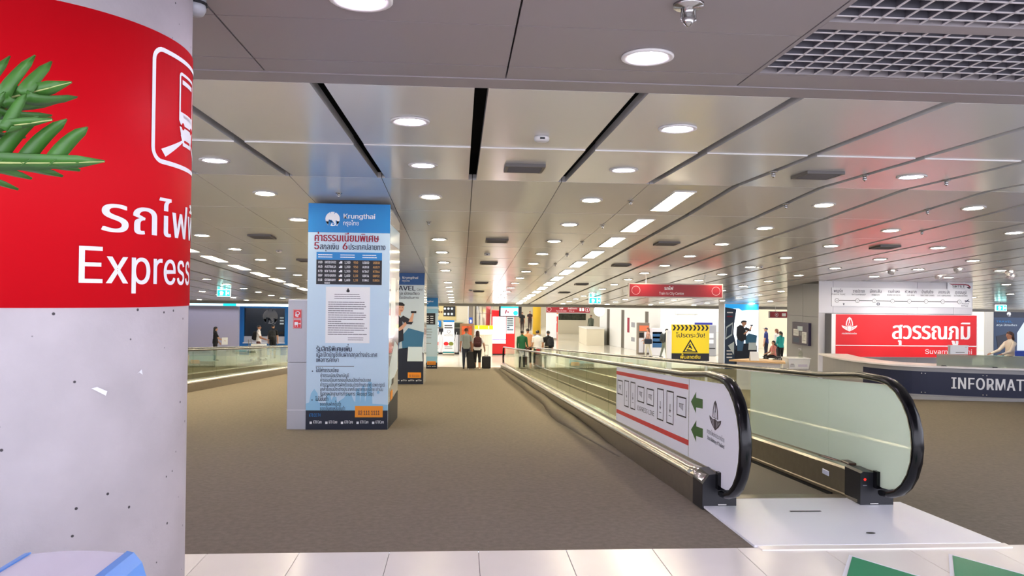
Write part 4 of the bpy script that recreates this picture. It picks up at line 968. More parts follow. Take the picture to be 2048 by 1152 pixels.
hanging_sign('small red hanging sign beside the kiosk with a left arrow', 14.78, 16.4, 35, .46, .72, d3, zt=ceil_z(35))
EXITG = mat('exit_cyan', (30, 200, 200), .5, emit=1.2); EXITW = mat('exit_white', (225, 255, 250), .5, emit=1.5)
for x, y, z0, lb in ((-8.62, 28, 1.22, 'lit green exit sign above the left walkway'), (5.4, 30, 1.08, 'lit green exit sign past the Train to City Centre sign'), (22.6, 30, .97, 'lit green exit sign right of the kiosk')):
    t = thing('exit_sign', lb, 'exit sign', (x, y, z0), group='lit exit signs')
    MB().bbox(-.24, .24, -.03, .03, 0, .26, .006).build('box', EXITW, t)
    MB().tube([(0,0,.26),(0,0,max(ceil_z(y)-z0, .3))], .01, 6).build('hanger_rod', BLACKPL, t)
    sh = Sheet(plane_map((-.24,-.0305,0), (1,0,0), (0,0,1)), .002)
    sh.rect(.015, .02, .465, .24, EXITG, 1); sh.disc(.15, .15, .05, EXITW, 2); sh.poly([(.10,.05),(.2,.05),(.24,.16),(.16,.2)], EXITW, 2); sh.rect(.31, .05, .36, .21, EXITW, 2); sh.poly([(.36,.13),(.43,.19),(.43,.07)], EXITW, 2)
    sh.flush('running_figure', t)
ws = thing('warning_stand', 'yellow slope warning sign beside the right walkway', 'warning sign', (4.36, 14, floor_z(14)))
zz = .24-floor_z(14); YEL = mat('warning_yellow', (250, 222, 10), .45)
pn = MB().bbox(-.365, .365, -.015, .015, zz, zz+.69, .003).build('sign_panel', YEL, ws)
MB().box(-.46, -.37, -.04, .04, 0, zz+.58).build('post', WHITE, ws); MB().box(-.5, -.3, -.2, .2, -.02, .03).build('foot', LIGHTPANEL, ws)
MB().box(.30, .34, .0, .04, 0, zz).build('post', LIGHTPANEL, ws); MB().box(.25, .39, -.2, .2, -.02, .03).build('foot', LIGHTPANEL, ws)
sh = Sheet(plane_map((-.365,-.0155,zz), (1,0,0), (0,0,1)), .0015); W, H = .73, .69
sh.rect(0, 0, W, .21*H, BLACK, 1); sh.text('พื้นลาดชัน', W/2, .065*H, .115*H*1.1, YEL, 2, 'c', width=.55*W, bold=.02)
for k in range(9):
    u = (.02+.108*k)*W; sh.poly([(u,.985*H),(u+.05*W,.985*H),(u+.095*W,.91*H),(u+.05*W,.835*H),(u,.835*H),(u+.045*W,.91*H)], BLACK, 1)
sh.text('โปรดระวัง!', W/2, .65*H, .155*H, BLACK, 1, 'c', width=.78*W, bold=.012)
sh.poly([(.29*W,.235*H),(.70*W,.235*H),(.495*W,.60*H)], BLACK, 1); sh.poly([(.345*W,.265*H),(.645*W,.265*H),(.495*W,.535*H)], YEL, 2)
sh.poly([(.40*W,.28*H),(.55*W,.28*H),(.55*W,.30*H),(.40*W,.33*H)], BLACK, 3); sh.disc(.485*W, .455*H, .018*W, BLACK, 3, 10); sh.poly([(.47*W,.44*H),(.51*W,.42*H),(.55*W,.34*H),(.53*W,.33*H),(.48*W,.37*H),(.44*W,.34*H),(.43*W,.36*H),(.46*W,.40*H),(.44*W,.43*H)], BLACK, 3)
sh.flush('warning_print', pn)

# ------------------------------------------------------------------ lit advertising pillars on the right
ADW = mat('lit_ad_white', (238, 246, 255), .4, emit=.75); ADB = mat('lit_ad_blue', (30, 150, 215), .4, emit=.5)
def lit_pillar(label, x0, x1, y, top, lit):
    z = floor_z(y)
    t = thing('light_box_pillar', label, 'pillar', ((x0+x1)/2, y+.8, z), group='travel card light box pillars')
    MB().box(x0-.02, x1+.02, y+.02, y+.75, z, top+.05).build('core', GREYPANEL, t)
    f = MB().box(x0, x1, y-.0, y+.03, z, top).build('front_banner', ADW if lit else SLATEP, t); W, H = x1-x0, top-z
    sh = Sheet(plane_map((x0, y-.002, z), (1,0,0), (0,0,1)), .004)
    if lit:
        sh.poly([(0,.93*H),(.2*W,.93*H),(.42*W,.93*H),(.5*W,.90*H),(.7*W,.91*H),(W,.91*H),(W,H),(0,H)], ADB, 1)
        sh.poly([(0,0),(.75*W,0),(.72*W,.28*H),(.35*W,.36*H),(.26*W,.55*H),(.28*W,.7*H),(.34*W,.92*H),(0,.95*H)], SLATEP, 1.2)
        sh.poly([(.02*W,.45*H),(.22*W,.52*H),(.24*W,.72*H),(.04*W,.65*H)], PALEP, 2); sh.poly([(.04*W,.48*H),(.2*W,.54*H),(.22*W,.69*H),(.06*W,.63*H)], SLATEP, 3)
        sh.poly([(.28*W,.42*H),(.1*W,.36*H),(.28*W,.22*H)], PALEP, 2)
        for r, v in enumerate((.86,.80,.27,.22,.17)): sh.lines(.06*W, .24*W, v*H, 1, .02*H, .018*H, WHITE if r != 1 else CRIMSON, 4, seed=r)
        sh.poly([(.30*W,.3*H),(.6*W,.3*H),(.72*W,.40*H),(.72*W,.2*H),(.6*W,.0),(.3*W,.0)], NAVYP, 1.4)
        sh.flush('train_picture', f)
        sh.map = plane_map((x0+.34*W, y-.012, z+.12*H), (1,0,0), (0,0,1)); printed_traveller(sh, .62*W, .8*H)
    else:
        sh.rect(0, .86*H, W, H, NAVYP, 1); sh.text('TRAVEL', .04*W, .76*H, .05*H, SKYB, 2, width=.4*W); bank_logo(sh, .35*W, .93*H, .05*W, WHITE, NAVYP, 2)
        sh.text('สกุล บัตรเดียว', .05*W, .69*H, .05*H, PALEP, 2, width=.5*W); sh.poly([(.55*W,.55*H),(.75*W,.82*H),(W,.82*H),(W,.1*H),(.55*W,.1*H)], PALEP, 1)
        sh.poly([(.05*W,.48*H),(.45*W,.56*H),(.5*W,.3*H),(.1*W,.22*H)], NAVYP, 2); sh.poly([(.8*W,.55*H),(W,.55*H),(W,.2*H),(.8*W,.25*H)], SHIRTP, 3); sh.rect(0, 0, W, .1*H, NAVYP, 2)
    sh.flush('travel_picture', f); world_children(t); return t
lit_pillar('glowing light box pillar with a man filming, left of the kiosk', 11.85, 13.40, 33, 1.10, True)
lit_pillar('dark blue advertising pillar behind the desk at far right', 29.0, 31.4, 39, .84, False)

# adjustable spotlights in the ceiling aimed at the kiosk boards
SPOTL = mat('spot_lens', (255, 244, 232), .4, emit=40.)
for n, (x, y) in enumerate(((10.6, 17.8), (11.9, 17.2), (13.5, 17.6), (12.6, 19.0), (14.3, 18.6))):
    t = thing('spotlight', f'adjustable ceiling spotlight aimed at the kiosk, {ORD[n]} from the left', 'spotlight', (x, y, ceil_z(y)), group='kiosk spotlights')
    a = math.radians(38)
    MB().lathe([(.1, 0), (.13, 0), (.13, -.012), (.1, -.012)], 20, caps=False).build('trim_ring', TRIMW, t)
    h = MB().lathe([(.06, .0), (.085, -.03), (.085, -.10), (.078, -.10)], 18, caps=False).build('lamp_head', TRIMW, t, (0, 0, .02)); h.rotation_euler = (a, 0, 0)
    l_ = MB().lathe([(.078, -.095), (.001, -.092)], 18).build('lens', SPOTL, h)
    sl = bpy.data.lights.new('spot', 'SPOT'); sl.energy = 55; sl.spot_size = math.radians(75); sl.spot_blend = .6; sl.shadow_soft_size = .06; sl.color = (1, .95, .92)
    so = link('spot_beam', sl, t, (0, .09, -.12)); so.rotation_euler = (math.radians(52), 0, 0)
# ------------------------------------------------------------------ far lobby
LZ = floor_z(40)
BEIGE = mat('beige_wall', (222, 214, 190), .5); OFFW = mat('off_white_wall', (230, 230, 226), .45)
struct(MB().box(XL, XR, 36.3, 76, 4.2, 4.3).build('ceiling', OFFW), 'white ceiling of the far lobby')
struct(MB().box(XL, XR, 74, 74.2, LZ, 4.2).build('wall_back', BEIGE), 'pale back wall of the far lobby')
lpm = MB().add([(-1.5,-1.5,-.03),(-1.5,1.5,-.03),(1.5,1.5,-.03),(1.5,-1.5,-.03)], [(0,1,2,3)]).mesh('lens', LOBBYFILL); lpf = MB().box(-1.55, 1.55, -1.55, -1.5, -.04, 0).box(-1.55, 1.55, 1.5, 1.55, -.04, 0).box(-1.55, -1.5, -1.5, 1.5, -.04, 0).box(1.5, 1.55, -1.5, 1.5, -.04, 0).mesh('frame', TRIMW)
for n, (x, y) in enumerate(((3, 39.5), (3, 46), (4, 54), (4, 64), (9, 64), (-2, 39), (12.5, 38.6), (19, 40), (26, 41))):  # unseen lamps above the fascia, added to brighten the lobby
    t = thing('lobby_fill_lamp', f'added unseen square lamp in the lobby ceiling, {ORD[n]} of the set', 'ceiling light', (x, y, 4.199), group='added lobby fill lamps'); link('lens', lpm, t); link('frame', lpf, t)
# wall with lift doors running back, and the wall facing the hall
A_, B_ = Vector((11.05, 41)), Vector((9.35, 50)); d_ = (B_-A_); L_ = d_.length; an = math.atan2(d_.y, d_.x)
wr = struct(MB().box(0, L_, -.2, 0, 0, 6.0).build('wall_right', OFFW, None, (A_.x, A_.y, LZ), an), 'white lift wall running back along the lobby')
for n, s_ in enumerate((1.5, 5.0, 7.4)):
    d = struct(MB().box(s_, s_+.45, -.001, .012, 0, 2.35).build('door_%d' % (n+1), mat('lift_door_dark', (112, 106, 96), .35, metal=.5), wr)); 
    MB().box(s_+.2, s_+.215, .012, .016, 0, 2.35).build('door_gap', BLACKPL, d)
for s_, z_, w_, h_, m in ((3.4, 1.35, .5, .3, SIDEG), (3.4, .5, .5, .25, SIDEG), (4.2, 1.0, .3, .9, CRIMSON), (2.4, 1.2, .2, .2, BLACK)):
    MB().box(s_, s_+w_, .0, .015, z_, z_+h_).build('wall_plate', m, wr)
wf = struct(MB().box(11.05, 15.0, 41, 41.25, LZ, 4.2).build('wall_front', GROUT), 'white panelled wall facing the hall')
for i in range(4):
    for j in range(3):
        z0 = (LZ, -.6, .55)[j]; z1 = (-.605, .545, 2.4)[j]
        MB().box(11.055+.985*i, 12.03+.985*i, 40.98, 41, z0+.002, z1).build('panel', OFFW, wf)
bw = MB().box(13.0, 14.0, 40.93, 40.975, -.5, -.05).build('wall_sign', mat('blue_sign', (36, 44, 150), .4), wf)
MB().box(11.9, 13.2, 40.94, 40.975, .42, .72).build('wall_sign', mat('pale_sign', (222, 230, 222), .4), wf)
struct(MB().box(15.0, 36, 46, 46.2, LZ, 4.2).build('wall_far_right', BEIGE), 'beige wall behind the people at right')
# ticket machines
def machine(name, label, x, y, w, h, body, parts):
    t = thing(name, label, 'machine', (x, y, LZ)); MB().bbox(-w/2, w/2, 0, .5, 0, h, .02).build('body', body, t)
    for nm, u0, v0, u1, v1, m in parts: MB().box(u0, u1, -.012, 0, v0, v1).build(nm, m, t)
machine('ticket_machine', 'ticket machine with an orange top beside the lift wall', 10.2, 41.2, .62, 1.75, mat('machine_brown', (120, 108, 96), .4), (('screen', -.26, .95, -.02, 1.2, BLACK), ('orange_top', -.26, 1.3, .26, 1.6, mat('machine_orange', (226, 110, 70), .5)), ('front_left', -.28, .1, -.02, .9, LIGHTPANEL), ('front_right', .02, .1, .28, 1.25, LIGHTPANEL), ('slot', .08, .7, .2, .8, BLACK)))
machine('screen_kiosk', 'white kiosk with a blue striped screen by the lift wall', 10.72, 40.3, .62, 1.5, LIGHTPANEL, (('screen', -.26, .45, .26, 1.3, mat('kiosk_blue', (54, 96, 140), .3)), ('band', -.26, .95, .26, 1.05, PALEP), ('band', -.26, .7, .26, .78, SKYB), ('band', -.26, 1.2, .26, 1.3, BLACK)))
machine('grey_machine', 'narrow grey machine at the left edge of the light box pillar', 13.75, 40.3, .5, 1.7, SIDEG, (('notice', -.15, 1.0, .1, 1.25, WHITE), ('notice', -.15, .7, .1, .9, WHITE), ('shelf', -.2, .4, .2, .45, BLACKPL)))
# low beige wall and far picture wall
cw = thing('low_counter', 'low cream stone counter in front of the lift wall', 'counter', (8.75, 48.3, LZ)); MB().box(-.6, .55, -.2, 3, 0, 1.05).build('body', BEIGE, cw); MB().box(-.63, .58, -.23, 3, 1.05, 1.1).build('top', OFFW, cw)
pw = thing('picture_wall', 'cream partition with a long dark landscape picture above', 'partition', (9.0, 61.3, LZ))
MB().box(-1.0, 1.35, 0, .2, 0, 1.15).build('lower_wall', BEIGE, pw); f_ = MB().box(-.95, 1.3, -.02, .2, 1.15, 1.68).build('picture', mat('landscape_dark', (52, 56, 40), .5, var=.8, scale=4), pw); MB().box(-1.0, 1.35, 0, .25, 1.68, 5).build('upper_wall', OFFW, pw)
rd = thing('red_poster_stand', 'red poster stand with a white up arrow in the far lobby', 'poster stand', (7.95, 64, LZ)); MB().bbox(-.4, .4, 0, .08, 0, 1.35, .01).build('panel', SIGNRED, rd)
sh = Sheet(plane_map((-.4,-.002,0), (1,0,0), (0,0,1)), .006); sh.poly([(.4,.62),(.25,.42),(.35,.42),(.35,.2),(.45,.2),(.45,.42),(.55,.42)], WHITE, 1); sh.lines(.1, .7, 1.15, 3, .12, .06, ORANGE, 1); sh.poly([(.1,.7),(.7,.75),(.7,.95),(.3,.9)], PALEP, 1); sh.flush('print', rd)
od = thing('orange_booth', 'orange fronted booth with a white door in the far lobby', 'booth', (8.75, 66, LZ)); MB().box(-.5, .35, 0, 1, 0, 2.2).build('body', mat('booth_orange', (226, 124, 40), .5), od); MB().box(-.45, -.1, -.02, 0, 0, 1.5).build('door', WHITE, od)
yc = thing('yellow_column', 'yellow clad column in the far lobby', 'column', (5.9, 58, LZ)); MB().lathe([(.32, 0), (.32, 6)], 20).build('shaft', mat('column_yellow', (236, 190, 50), .4), yc, smooth=True); MB().lathe([(.36, 0), (.36, .12), (.32, .14)], 20, caps=False).build('base', STEEL, yc)
wc = thing('white_column', 'bright white square column in the far lobby', 'column', (6.55, 54, LZ)); MB().bbox(-.35, .35, -.3, .3, 0, 6, .01).build('shaft', mat('column_white', (246, 248, 255), .3), wc); MB().box(-.37, .37, -.32, .32, 0, .1).build('base', STEEL, wc)
gl_ = thing('globe_lamp', 'round white globe lamp hanging in front of the lift wall', 'lamp', (7.45, 40, .28)); MB().ell((0,0,.29), (.29,.29,.29), 20, 14).build('globe', mat('globe_white', (255, 252, 245), .4, emit=4.), gl_, smooth=True); MB().tube([(0,0,.57),(0,0,3.92)], .012, 6).build('cord', BLACKPL, gl_)
# steel column, yellow topped counter
sc_ = thing('steel_column', 'broad brushed steel column by the shop', 'column', (1.28, 41.4, LZ)); MB().lathe([(.52, 0), (.52, 6)], 32).build('shaft', BRIGHTSTEEL, sc_, smooth=True)
for z_ in (1.1, 2.2): MB().lathe([(.523, z_), (.523, z_+.015)], 32, caps=False).build('seam', STEEL, sc_)
MB().box(-.85, -.6, -.2, .1, 0, 6).build('side_post', STEEL, sc_)
ct = thing('round_counter', 'white rounded counter with a yellow sign band on top', 'counter', (1.22, 39.4, LZ)); MB().lathe([(.46, 0), (.46, 1.1), (.5, 1.12), (.5, 1.16)], 24).build('body', mat('counter_cream', (226, 220, 204), .35), ct, smooth=False)
MB().box(-.48, .48, -.3, -.27, 1.16, 1.42).build('white_screen', WHITE, ct); yb_ = MB().box(-.48, .48, -.3, -.25, 1.42, 1.62).build('yellow_band', mat('band_yellow', (250, 226, 20), .5, emit=.3), ct)
sh = Sheet(plane_map((-.48,-.302,1.42), (1,0,0), (0,0,1)), .004)
for u in (.18, .7): sh.rect(u, .02, u+.05, .18, WHITE, 1)
sh.flush('print', yb_)
# red kiosk and screen above it
rk = thing('red_kiosk', 'red kiosk with a glowing white panel in the lobby', 'kiosk', (2.3, 40.2, LZ)); MB().bbox(-.62, .62, 0, .8, .06, 2.4, .02).build('body', SIGNRED, rk); MB().box(-.56, .56, .05, .75, 0, .06).build('plinth', BLACKPL, rk)
MB().box(-.58, .12, -.02, 0, .85, 2.05).build('light_panel', mat('panel_glow', (255, 250, 255), .4, emit=2.2), rk); f_ = MB().box(.15, .58, -.02, 0, 1.15, 2.05).build('poster', PALEP, rk); MB().box(-.6, .12, -.25, 0, .62, .82).build('shelf', mat('shelf_white', (240, 236, 250), .3), rk); MB().box(-.6, .12, -.03, 0, .80, .86).build('purple_trim', mat('purple_trim', (120, 80, 170), .4), rk)
sh = Sheet(plane_map((.15,-.021,1.15), (1,0,0), (0,0,1)), .003); sh.lines(.05, .38, .78, 6, .12, .05, SLATEP, 1, seed=11); sh.flush('print', f_)
tv = thing('ceiling_screen', 'hanging screen with a cyan advert above the red kiosk', 'screen', (2.6, 39.6, .24)); MB().box(-.58, .62, 0, .1, -.02, .60).build('case', BLACKPL, tv); f_ = MB().box(-.48, .44, -.01, 0, .02, .58).build('display', mat('screen_white', (236, 250, 255), .3, emit=1.3), tv)
sh = Sheet(plane_map((-.48,-.011,.02), (1,0,0), (0,0,1)), .003); CY = mat('screen_cyan', (20, 210, 225), .3, emit=1.0)
sh.rect(0, .40, .92, .56, CY, 1); sh.disc(.78, .15, .13, CY, 1); sh.poly([(.2,.12),(.26,.34),(.33,.3),(.27,.1)], CRIMSON, 1); sh.disc(.38, .2, .05, CRIMSON, 1); sh.rect(.1, .05, .5, .07, GREYINK, 1); sh.flush('advert', f_)
for s_ in (-.3, .3): MB().tube([(s_, .05, .6), (s_, .05, 3.96)], .015, 6).build('hanger_rod', BLACKPL, tv)
# shop behind the third pillar
shop = thing('shop_front', 'beige shop front with pictures and a dark counter', 'shop', (-1.2, 43, LZ))
MB().box(-2.6, 1.7, 0, .2, 0, 6).build('wall', BEIGE, shop)
f_ = MB().box(-.4, .95, -.05, 0, 1.75, 2.55).build('menu_board', mat('menu_beige', (206, 188, 130), .5), shop)
sh = Sheet(plane_map((-.4,-.052,1.75), (1,0,0), (0,0,1)), .004); sh.rect(.62, .2, 1.3, .78, BLACK, 1)
for k in range(6): sh.disc(.7+.2*(k % 3), .34+.3*(k//3), .07, PALEP, 2, 8)
for k in range(4): sh.disc(.12+.13*k, .45, .06, mat('food_brown', (120, 80, 30), .5), 1, 8)
sh.flush('food_pictures', f_)
MB().box(-.4, .1, -.1, -.05, 1.35, 1.7).build('blue_sign', SKYB, shop); MB().box(.15, 1.35, -.3, 0, 1.3, 1.65).build('cake_case', mat('case_pale', (190, 190, 160), .4), shop); MB().box(.3, .6, -.31, -.3, 1.33, 1.6).build('cake', mat('cake_brown', (120, 70, 40), .5), shop); MB().box(.75, 1.3, -.31, -.3, 1.33, 1.6).build('case_glass', mat('case_dark', (60, 66, 50), .3), shop)
MB().box(-.45, 1.5, -.8, -.3, 0, .95).build('counter', LIGHTPANEL, shop); MB().box(-.5, 1.5, -.82, -.28, .95, 1.28).build('counter_front', BLACKPL, shop)
MB().bbox(.35, .9, -.86, -.8, .6, 1.15, .02).build('coffee_machine', mat('machine_black', (40, 42, 48), .4), shop); MB().box(.4, .85, -.87, -.86, 1.05, 1.1).build('lamp_strip', WHITE, shop)
st_ = thing('standee', 'white roll-up menu standee in front of the shop', 'standee', (-.62, 39.9, LZ)); f_ = MB().box(-.29, .29, 0, .03, .12, 1.85).build('banner', WHITE, st_); MB().bbox(-.32, .32, -.1, .12, 0, .1, .02).build('base', STEEL, st_)
sh = Sheet(plane_map((-.29,-.002,.12), (1,0,0), (0,0,1)), .004); sh.rect(0, 1.63, .58, 1.73, SKYB, 1); sh.lines(.06, .5, 1.42, 2, .12, .05, BLACK, 1, seed=1); sh.text('HOSTEL', .05, .88, .14, GREYINK, 1, width=.48); sh.ring(.29, 1.12, .09, .02, GREYINK, 1); sh.disc(.16, .48, .13, SIGNRED, 1, ry=.1); sh.disc(.42, .48, .13, mat('food_green', (120, 130, 50), .5), 1, ry=.1); sh.lines(.08, .5, .3, 2, .08, .03, GREYINK, 1); sh.rect(0, 0, .58, .06, mat('teal_print', (40, 150, 160), .5), 1); sh.flush('print', f_)
ag = thing('accordion_gate', 'white accordion gate folded across the shop entrance', 'gate', (-.75, 40.4, LZ))
for k in range(7):
    MB().tube([(-.5+.15*k, 0, .1), (-.35+.15*k, 0, 1.2)], .02, 5).build('slat', WHITE, ag); MB().tube([(-.35+.15*k, .03, .1), (-.5+.15*k, .03, 1.2)], .02, 5).build('slat', WHITE, ag)
MB().box(-.55, -.5, -.03, .06, 0, 1.6).build('post', WHITE, ag); MB().box(.65, .7, -.03, .06, 0, 1.3).build('post', BLACKPL, ag); MB().box(-.55, .7, -.02, .05, 0, .1).build('bottom_rail', BLACKPL, ag)
fb_ = thing('framed_menu', 'orange menu in a brown wooden frame on a stand', 'menu board', (.33, 38.8, LZ)); MB().box(-.36, .36, 0, .06, .85, 1.72).build('frame', mat('frame_brown', (150, 112, 76), .5), fb_); MB().box(-.26, .26, -.01, 0, .92, 1.6).build('sheet', mat('menu_orange', (200, 84, 40), .5, var=.4, scale=5), fb_); MB().tube([(0,.03,0),(0,.03,.85)], .03).build('post', BLACKPL, fb_); MB().lathe([(.22,0),(.2,.03)], 16, c=(0,.03,0)).build('foot', BLACKPL, fb_)
vs_ = thing('blade_sign', 'small blue blade sign beside the steel column', 'sign', (.55, 40.6, -.5)); MB().bbox(-.09, .09, -.02, .02, 0, .62, .01).build('panel', mat('blade_blue', (28, 70, 150), .4, emit=.3), vs_); MB().tube([(-.14,0,-1.35),(-.14,0,1.4)], .02, 6).build('pole', TRIMW, vs_); MB().box(-.14, -.08, -.01, .01, .5, .53).build('bracket', TRIMW, vs_)
sh = Sheet(plane_map((-.09,-.0205,0), (1,0,0), (0,0,1)), .002); sh.disc(.09, .42, .05, PALEP, 1, ry=.09); sh.disc(.09, .2, .04, PALEP, 1); sh.flush('print', vs_)
# far right: dark wall display
dw = thing('wall_display', 'black wall display right of the kiosk', 'display', (28.6, 45.9, -.9)); MB().bbox(-.9, 1.0, -.12, 0, 0, 1.95, .02).build('case', BLACKPL, dw); MB().box(-.3, -.05, -.13, -.12, .9, 1.3).build('white_spot', WHITE, dw)

# ------------------------------------------------------------------ left end: wall, light box, bank booth
LILAC = mat('lilac_wall', (178, 174, 194), .45)
struct(MB().box(XL, -11.15, 38.6, 38.8, LZ, 4.2).build('wall_left', LILAC), 'lilac wall at the far left beside the bank booth')
struct(MB().box(XL-.2, XL, 6, 38.8, -2.2, 3.4).build('wall_far_left', LILAC), 'lilac side wall at the far left of the hall')
struct(MB().box(-8.75, -3.9, 42, 42.2, LZ, 4.2).build('wall_left_far', OFFW), 'white wall between the booth and the shop')
lb = thing('light_box', 'long glowing blue and white light box over the bank booth', 'light box', (-10.5, 38.4, .66))
MB().box(-4.5, 2.3, 0, .19, -.02, .40).build('case', GREYPANEL, lb); MB().box(-4.5, -1.35, -.02, 0, 0, .38).build('pale_face', mat('lb_pale', (170, 214, 232), .4, emit=1.0), lb); MB().box(-1.35, -.7, -.02, 0, 0, .38).build('cyan_face', mat('lb_cyan', (10, 190, 225), .4, emit=1.6), lb); MB().box(-.7, 2.3, -.02, 0, 0, .38).build('white_face', mat('lb_white', (220, 250, 255), .4, emit=3.), lb)
bo = thing('bank_booth', 'blue bank counter booth with a dark glass front', 'booth', (-10.05, 39.2, LZ)); BB = mat('booth_blue', (20, 110, 180), .4)
MB().box(-1.25, 1.25, 0, .3, 0, .62).build('counter', BB, bo); MB().box(-1.25, -1.0, 0, .3, .62, 2.5).build('side_post', BB, bo); MB().box(1.05, 1.25, 0, .3, .62, 2.5).build('side_post', BB, bo); MB().box(-1.0, 1.05, .05, .3, .62, .95).build('counter_back', GREYPANEL, bo); MB().box(-1.02, 1.07, -.12, .3, .60, .64).build('counter_top', LIGHTPANEL, bo)
f_ = MB().box(-1.0, 1.05, .1, .14, .95, 2.4).build('glass_front', mat('booth_glass', (34, 44, 56), .15), bo); MB().box(-1.25, 1.25, -.05, .3, 2.4, 2.55).build('lintel', BB, bo)
sh = Sheet(plane_map((-1.0,.098,.95), (1,0,0), (0,0,1)), .004); bank_logo(sh, 1.3, 1.02, .38, GREYINK, mat('booth_glass', (34,44,56)), 1)
sh.flush('window_logo', f_)
for k in range(3): sh.rect(1.78, .62+.15*k, 1.98, .70+.15*k, PALEP, 1)
sh.flush('window_notices', f_); MB().box(.75, .98, .09, .1, 1.05, 1.2).build('card_reader', BLACK, bo)
struct(MB().box(-8.78, -8.0, 39.2, 39.6, LZ, 4.2).build('trim_4', BLACKPL), 'dark pier right of the bank booth')
struct(MB().box(-11.32, -8.0, 40.5, 40.7, LZ, 4.2).build('wall_booth', GREYPANEL), 'grey wall behind the bank booth')

# ------------------------------------------------------------------ plant and bin in the foreground
LEAF = mat('leaf_green', (62, 112, 40), .4, var=.2, scale=14); RIB = mat('leaf_rib', (176, 186, 118), .5); SOIL = mat('soil', (48, 36, 28), .9)
pl = thing('potted_philodendron', 'potted plant with deeply lobed green leaves at the left edge', 'plant', (-1.42, 1.42, 0))
MB().lathe([(.13, 0), (.17, .36), (.19, .38), (.19, .42), (.165, .42), (.16, .36)], 24, caps=False).lathe([(.13,0.001),(.0005,0.001)], 24, caps=False).build('pot', mat('pot_white', (220, 216, 210), .4), pl, smooth=True); MB().lathe([(.162, .37), (.001, .38)], 20).build('soil', SOIL, pl)
def leaf(base, tip, wd, size, seed):
    R_ = random.Random(seed); base, tip = Vector(base), Vector(tip); ax = (tip-base); L = ax.length; ax.normalize(); wv_ = Vector(wd); wv_ = (wv_-ax*wv_.dot(ax)).normalized(); nn = ax.cross(wv_)
    mid = lambda t: base+ax*L*t+nn*(-.10*L*(t-.35)**2)
    st = MB(); st.tube([Vector((.0, .0, .40))]+[Vector((.0, .0, .40)).lerp(base, q)+Vector((0, 0, .22*math.sin(q*3.14))) for q in (.3, .6, .85)]+[base], .006, 6)
    lf = MB(); N = 8
    def strip(P, Wd, d):
        vs2 = []; n = len(P)
        for i, p in enumerate(P):
            vs2 += [p-d*Wd[i], p+nn*.004, p+d*Wd[i]]
        lf.add(vs2, [(3*i+q, 3*i+q+1, 3*i+4+q, 3*i+3+q) for i in range(n-1) for q in (0, 1)])
    strip([mid(k/10) for k in range(11)], [.030*size*(1-abs(k/10-.35)*.9) if k < 10 else .001 for k in range(11)], wv_)
    for sd_ in (-1, 1):
        for k in range(N):
            t = .04+.86*k/N+R_.uniform(-.015, .015); ln = size*(.10*math.sin(math.pi*min(1, .30+t*.72))+.02)*R_.uniform(.8, 1.15)
            d0 = (wv_*sd_+ax*(.25+.75*t)).normalized(); p0 = mid(t); P = []; Wd = []
            for q in range(7):
                s_ = q/6; P.append(p0+d0*ln*s_+ax*ln*.35*s_*s_+nn*(.02*size*math.sin(s_*3+seed)-.05*size*s_*s_)); Wd.append(size*.0125*(1.25-.6*s_+.2*math.sin(s_*math.pi)) if q < 6 else .0015)
            dd = ax-d0*ax.dot(d0); dd.normalize(); strip(P, Wd, dd)
    o = lf.build('leaf', LEAF, pl, smooth=True)
    ml = o.modifiers.new('thickness', 'SOLIDIFY'); ml.thickness = .0015
    MB().tube([mid(k/8)+nn*.004 for k in range(9)], [.0045*(1-k/9)+.0008 for k in range(9)], 6).build('midrib', RIB, o, smooth=True)
    st.build('petiole', RIB, pl, smooth=True)
px_, py_ = 1.42, -1.42
for base, tip, wd, sz, sd_ in (((.28,.10,1.80),(.67,.06,1.885),(0,-.55,.8),.85,1), ((.30,.0,1.765),(.66,.02,1.80),(0,-.8,.5),.7,2), ((.26,.05,1.74),(.72,.09,1.735),(0,-.7,.65),.95,3), ((-.2,.2,1.6),(-.6,.3,1.5),(.3,.8,.2),.9,4), ((-.1,-.2,1.5),(-.2,-.6,1.4),(.8,0,.3),.9,5), ((.0,.1,1.75),(-.1,.2,2.1),(.8,.3,0),.8,6)):
    leaf(base, tip, wd, sz, sd_)
bn = thing('litter_bin', 'white plastic bin with light blue rounded edges at lower left', 'bin', (-1.02, 1.93, 0))
BLUEPL = mat('bin_blue', (104, 160, 236), .35); WPL = mat('bin_white', (226, 226, 240), .35)
top = [(.124,.782),(.06,.788),(0,.79),(-.06,.788),(-.124,.782)]
MB().prism([(-.124,.06),(.124,.06)]+top, lambda a, c: (a, -.17, c), lambda a, c: (a, .17, c)).build('body', WPL, bn)
for s_ in (-1, 1):
    MB().prism([(s_*.125,.06),(s_*.17,.06),(s_*.19,.60),(s_*.182,.70),(s_*.165,.755),(s_*.143,.782),(s_*.125,.786)], lambda a, c: (a, -.175, c), lambda a, c: (a, .175, c)).build('blue_edge', BLUEPL, bn)
MB().box(-.16, .16, -.16, .16, 0, .06).build('foot', BLACKPL, bn); MB().bbox(-.09, .09, -.176, -.168, .58, .70, .004).build('flap', BLUEPL, bn)
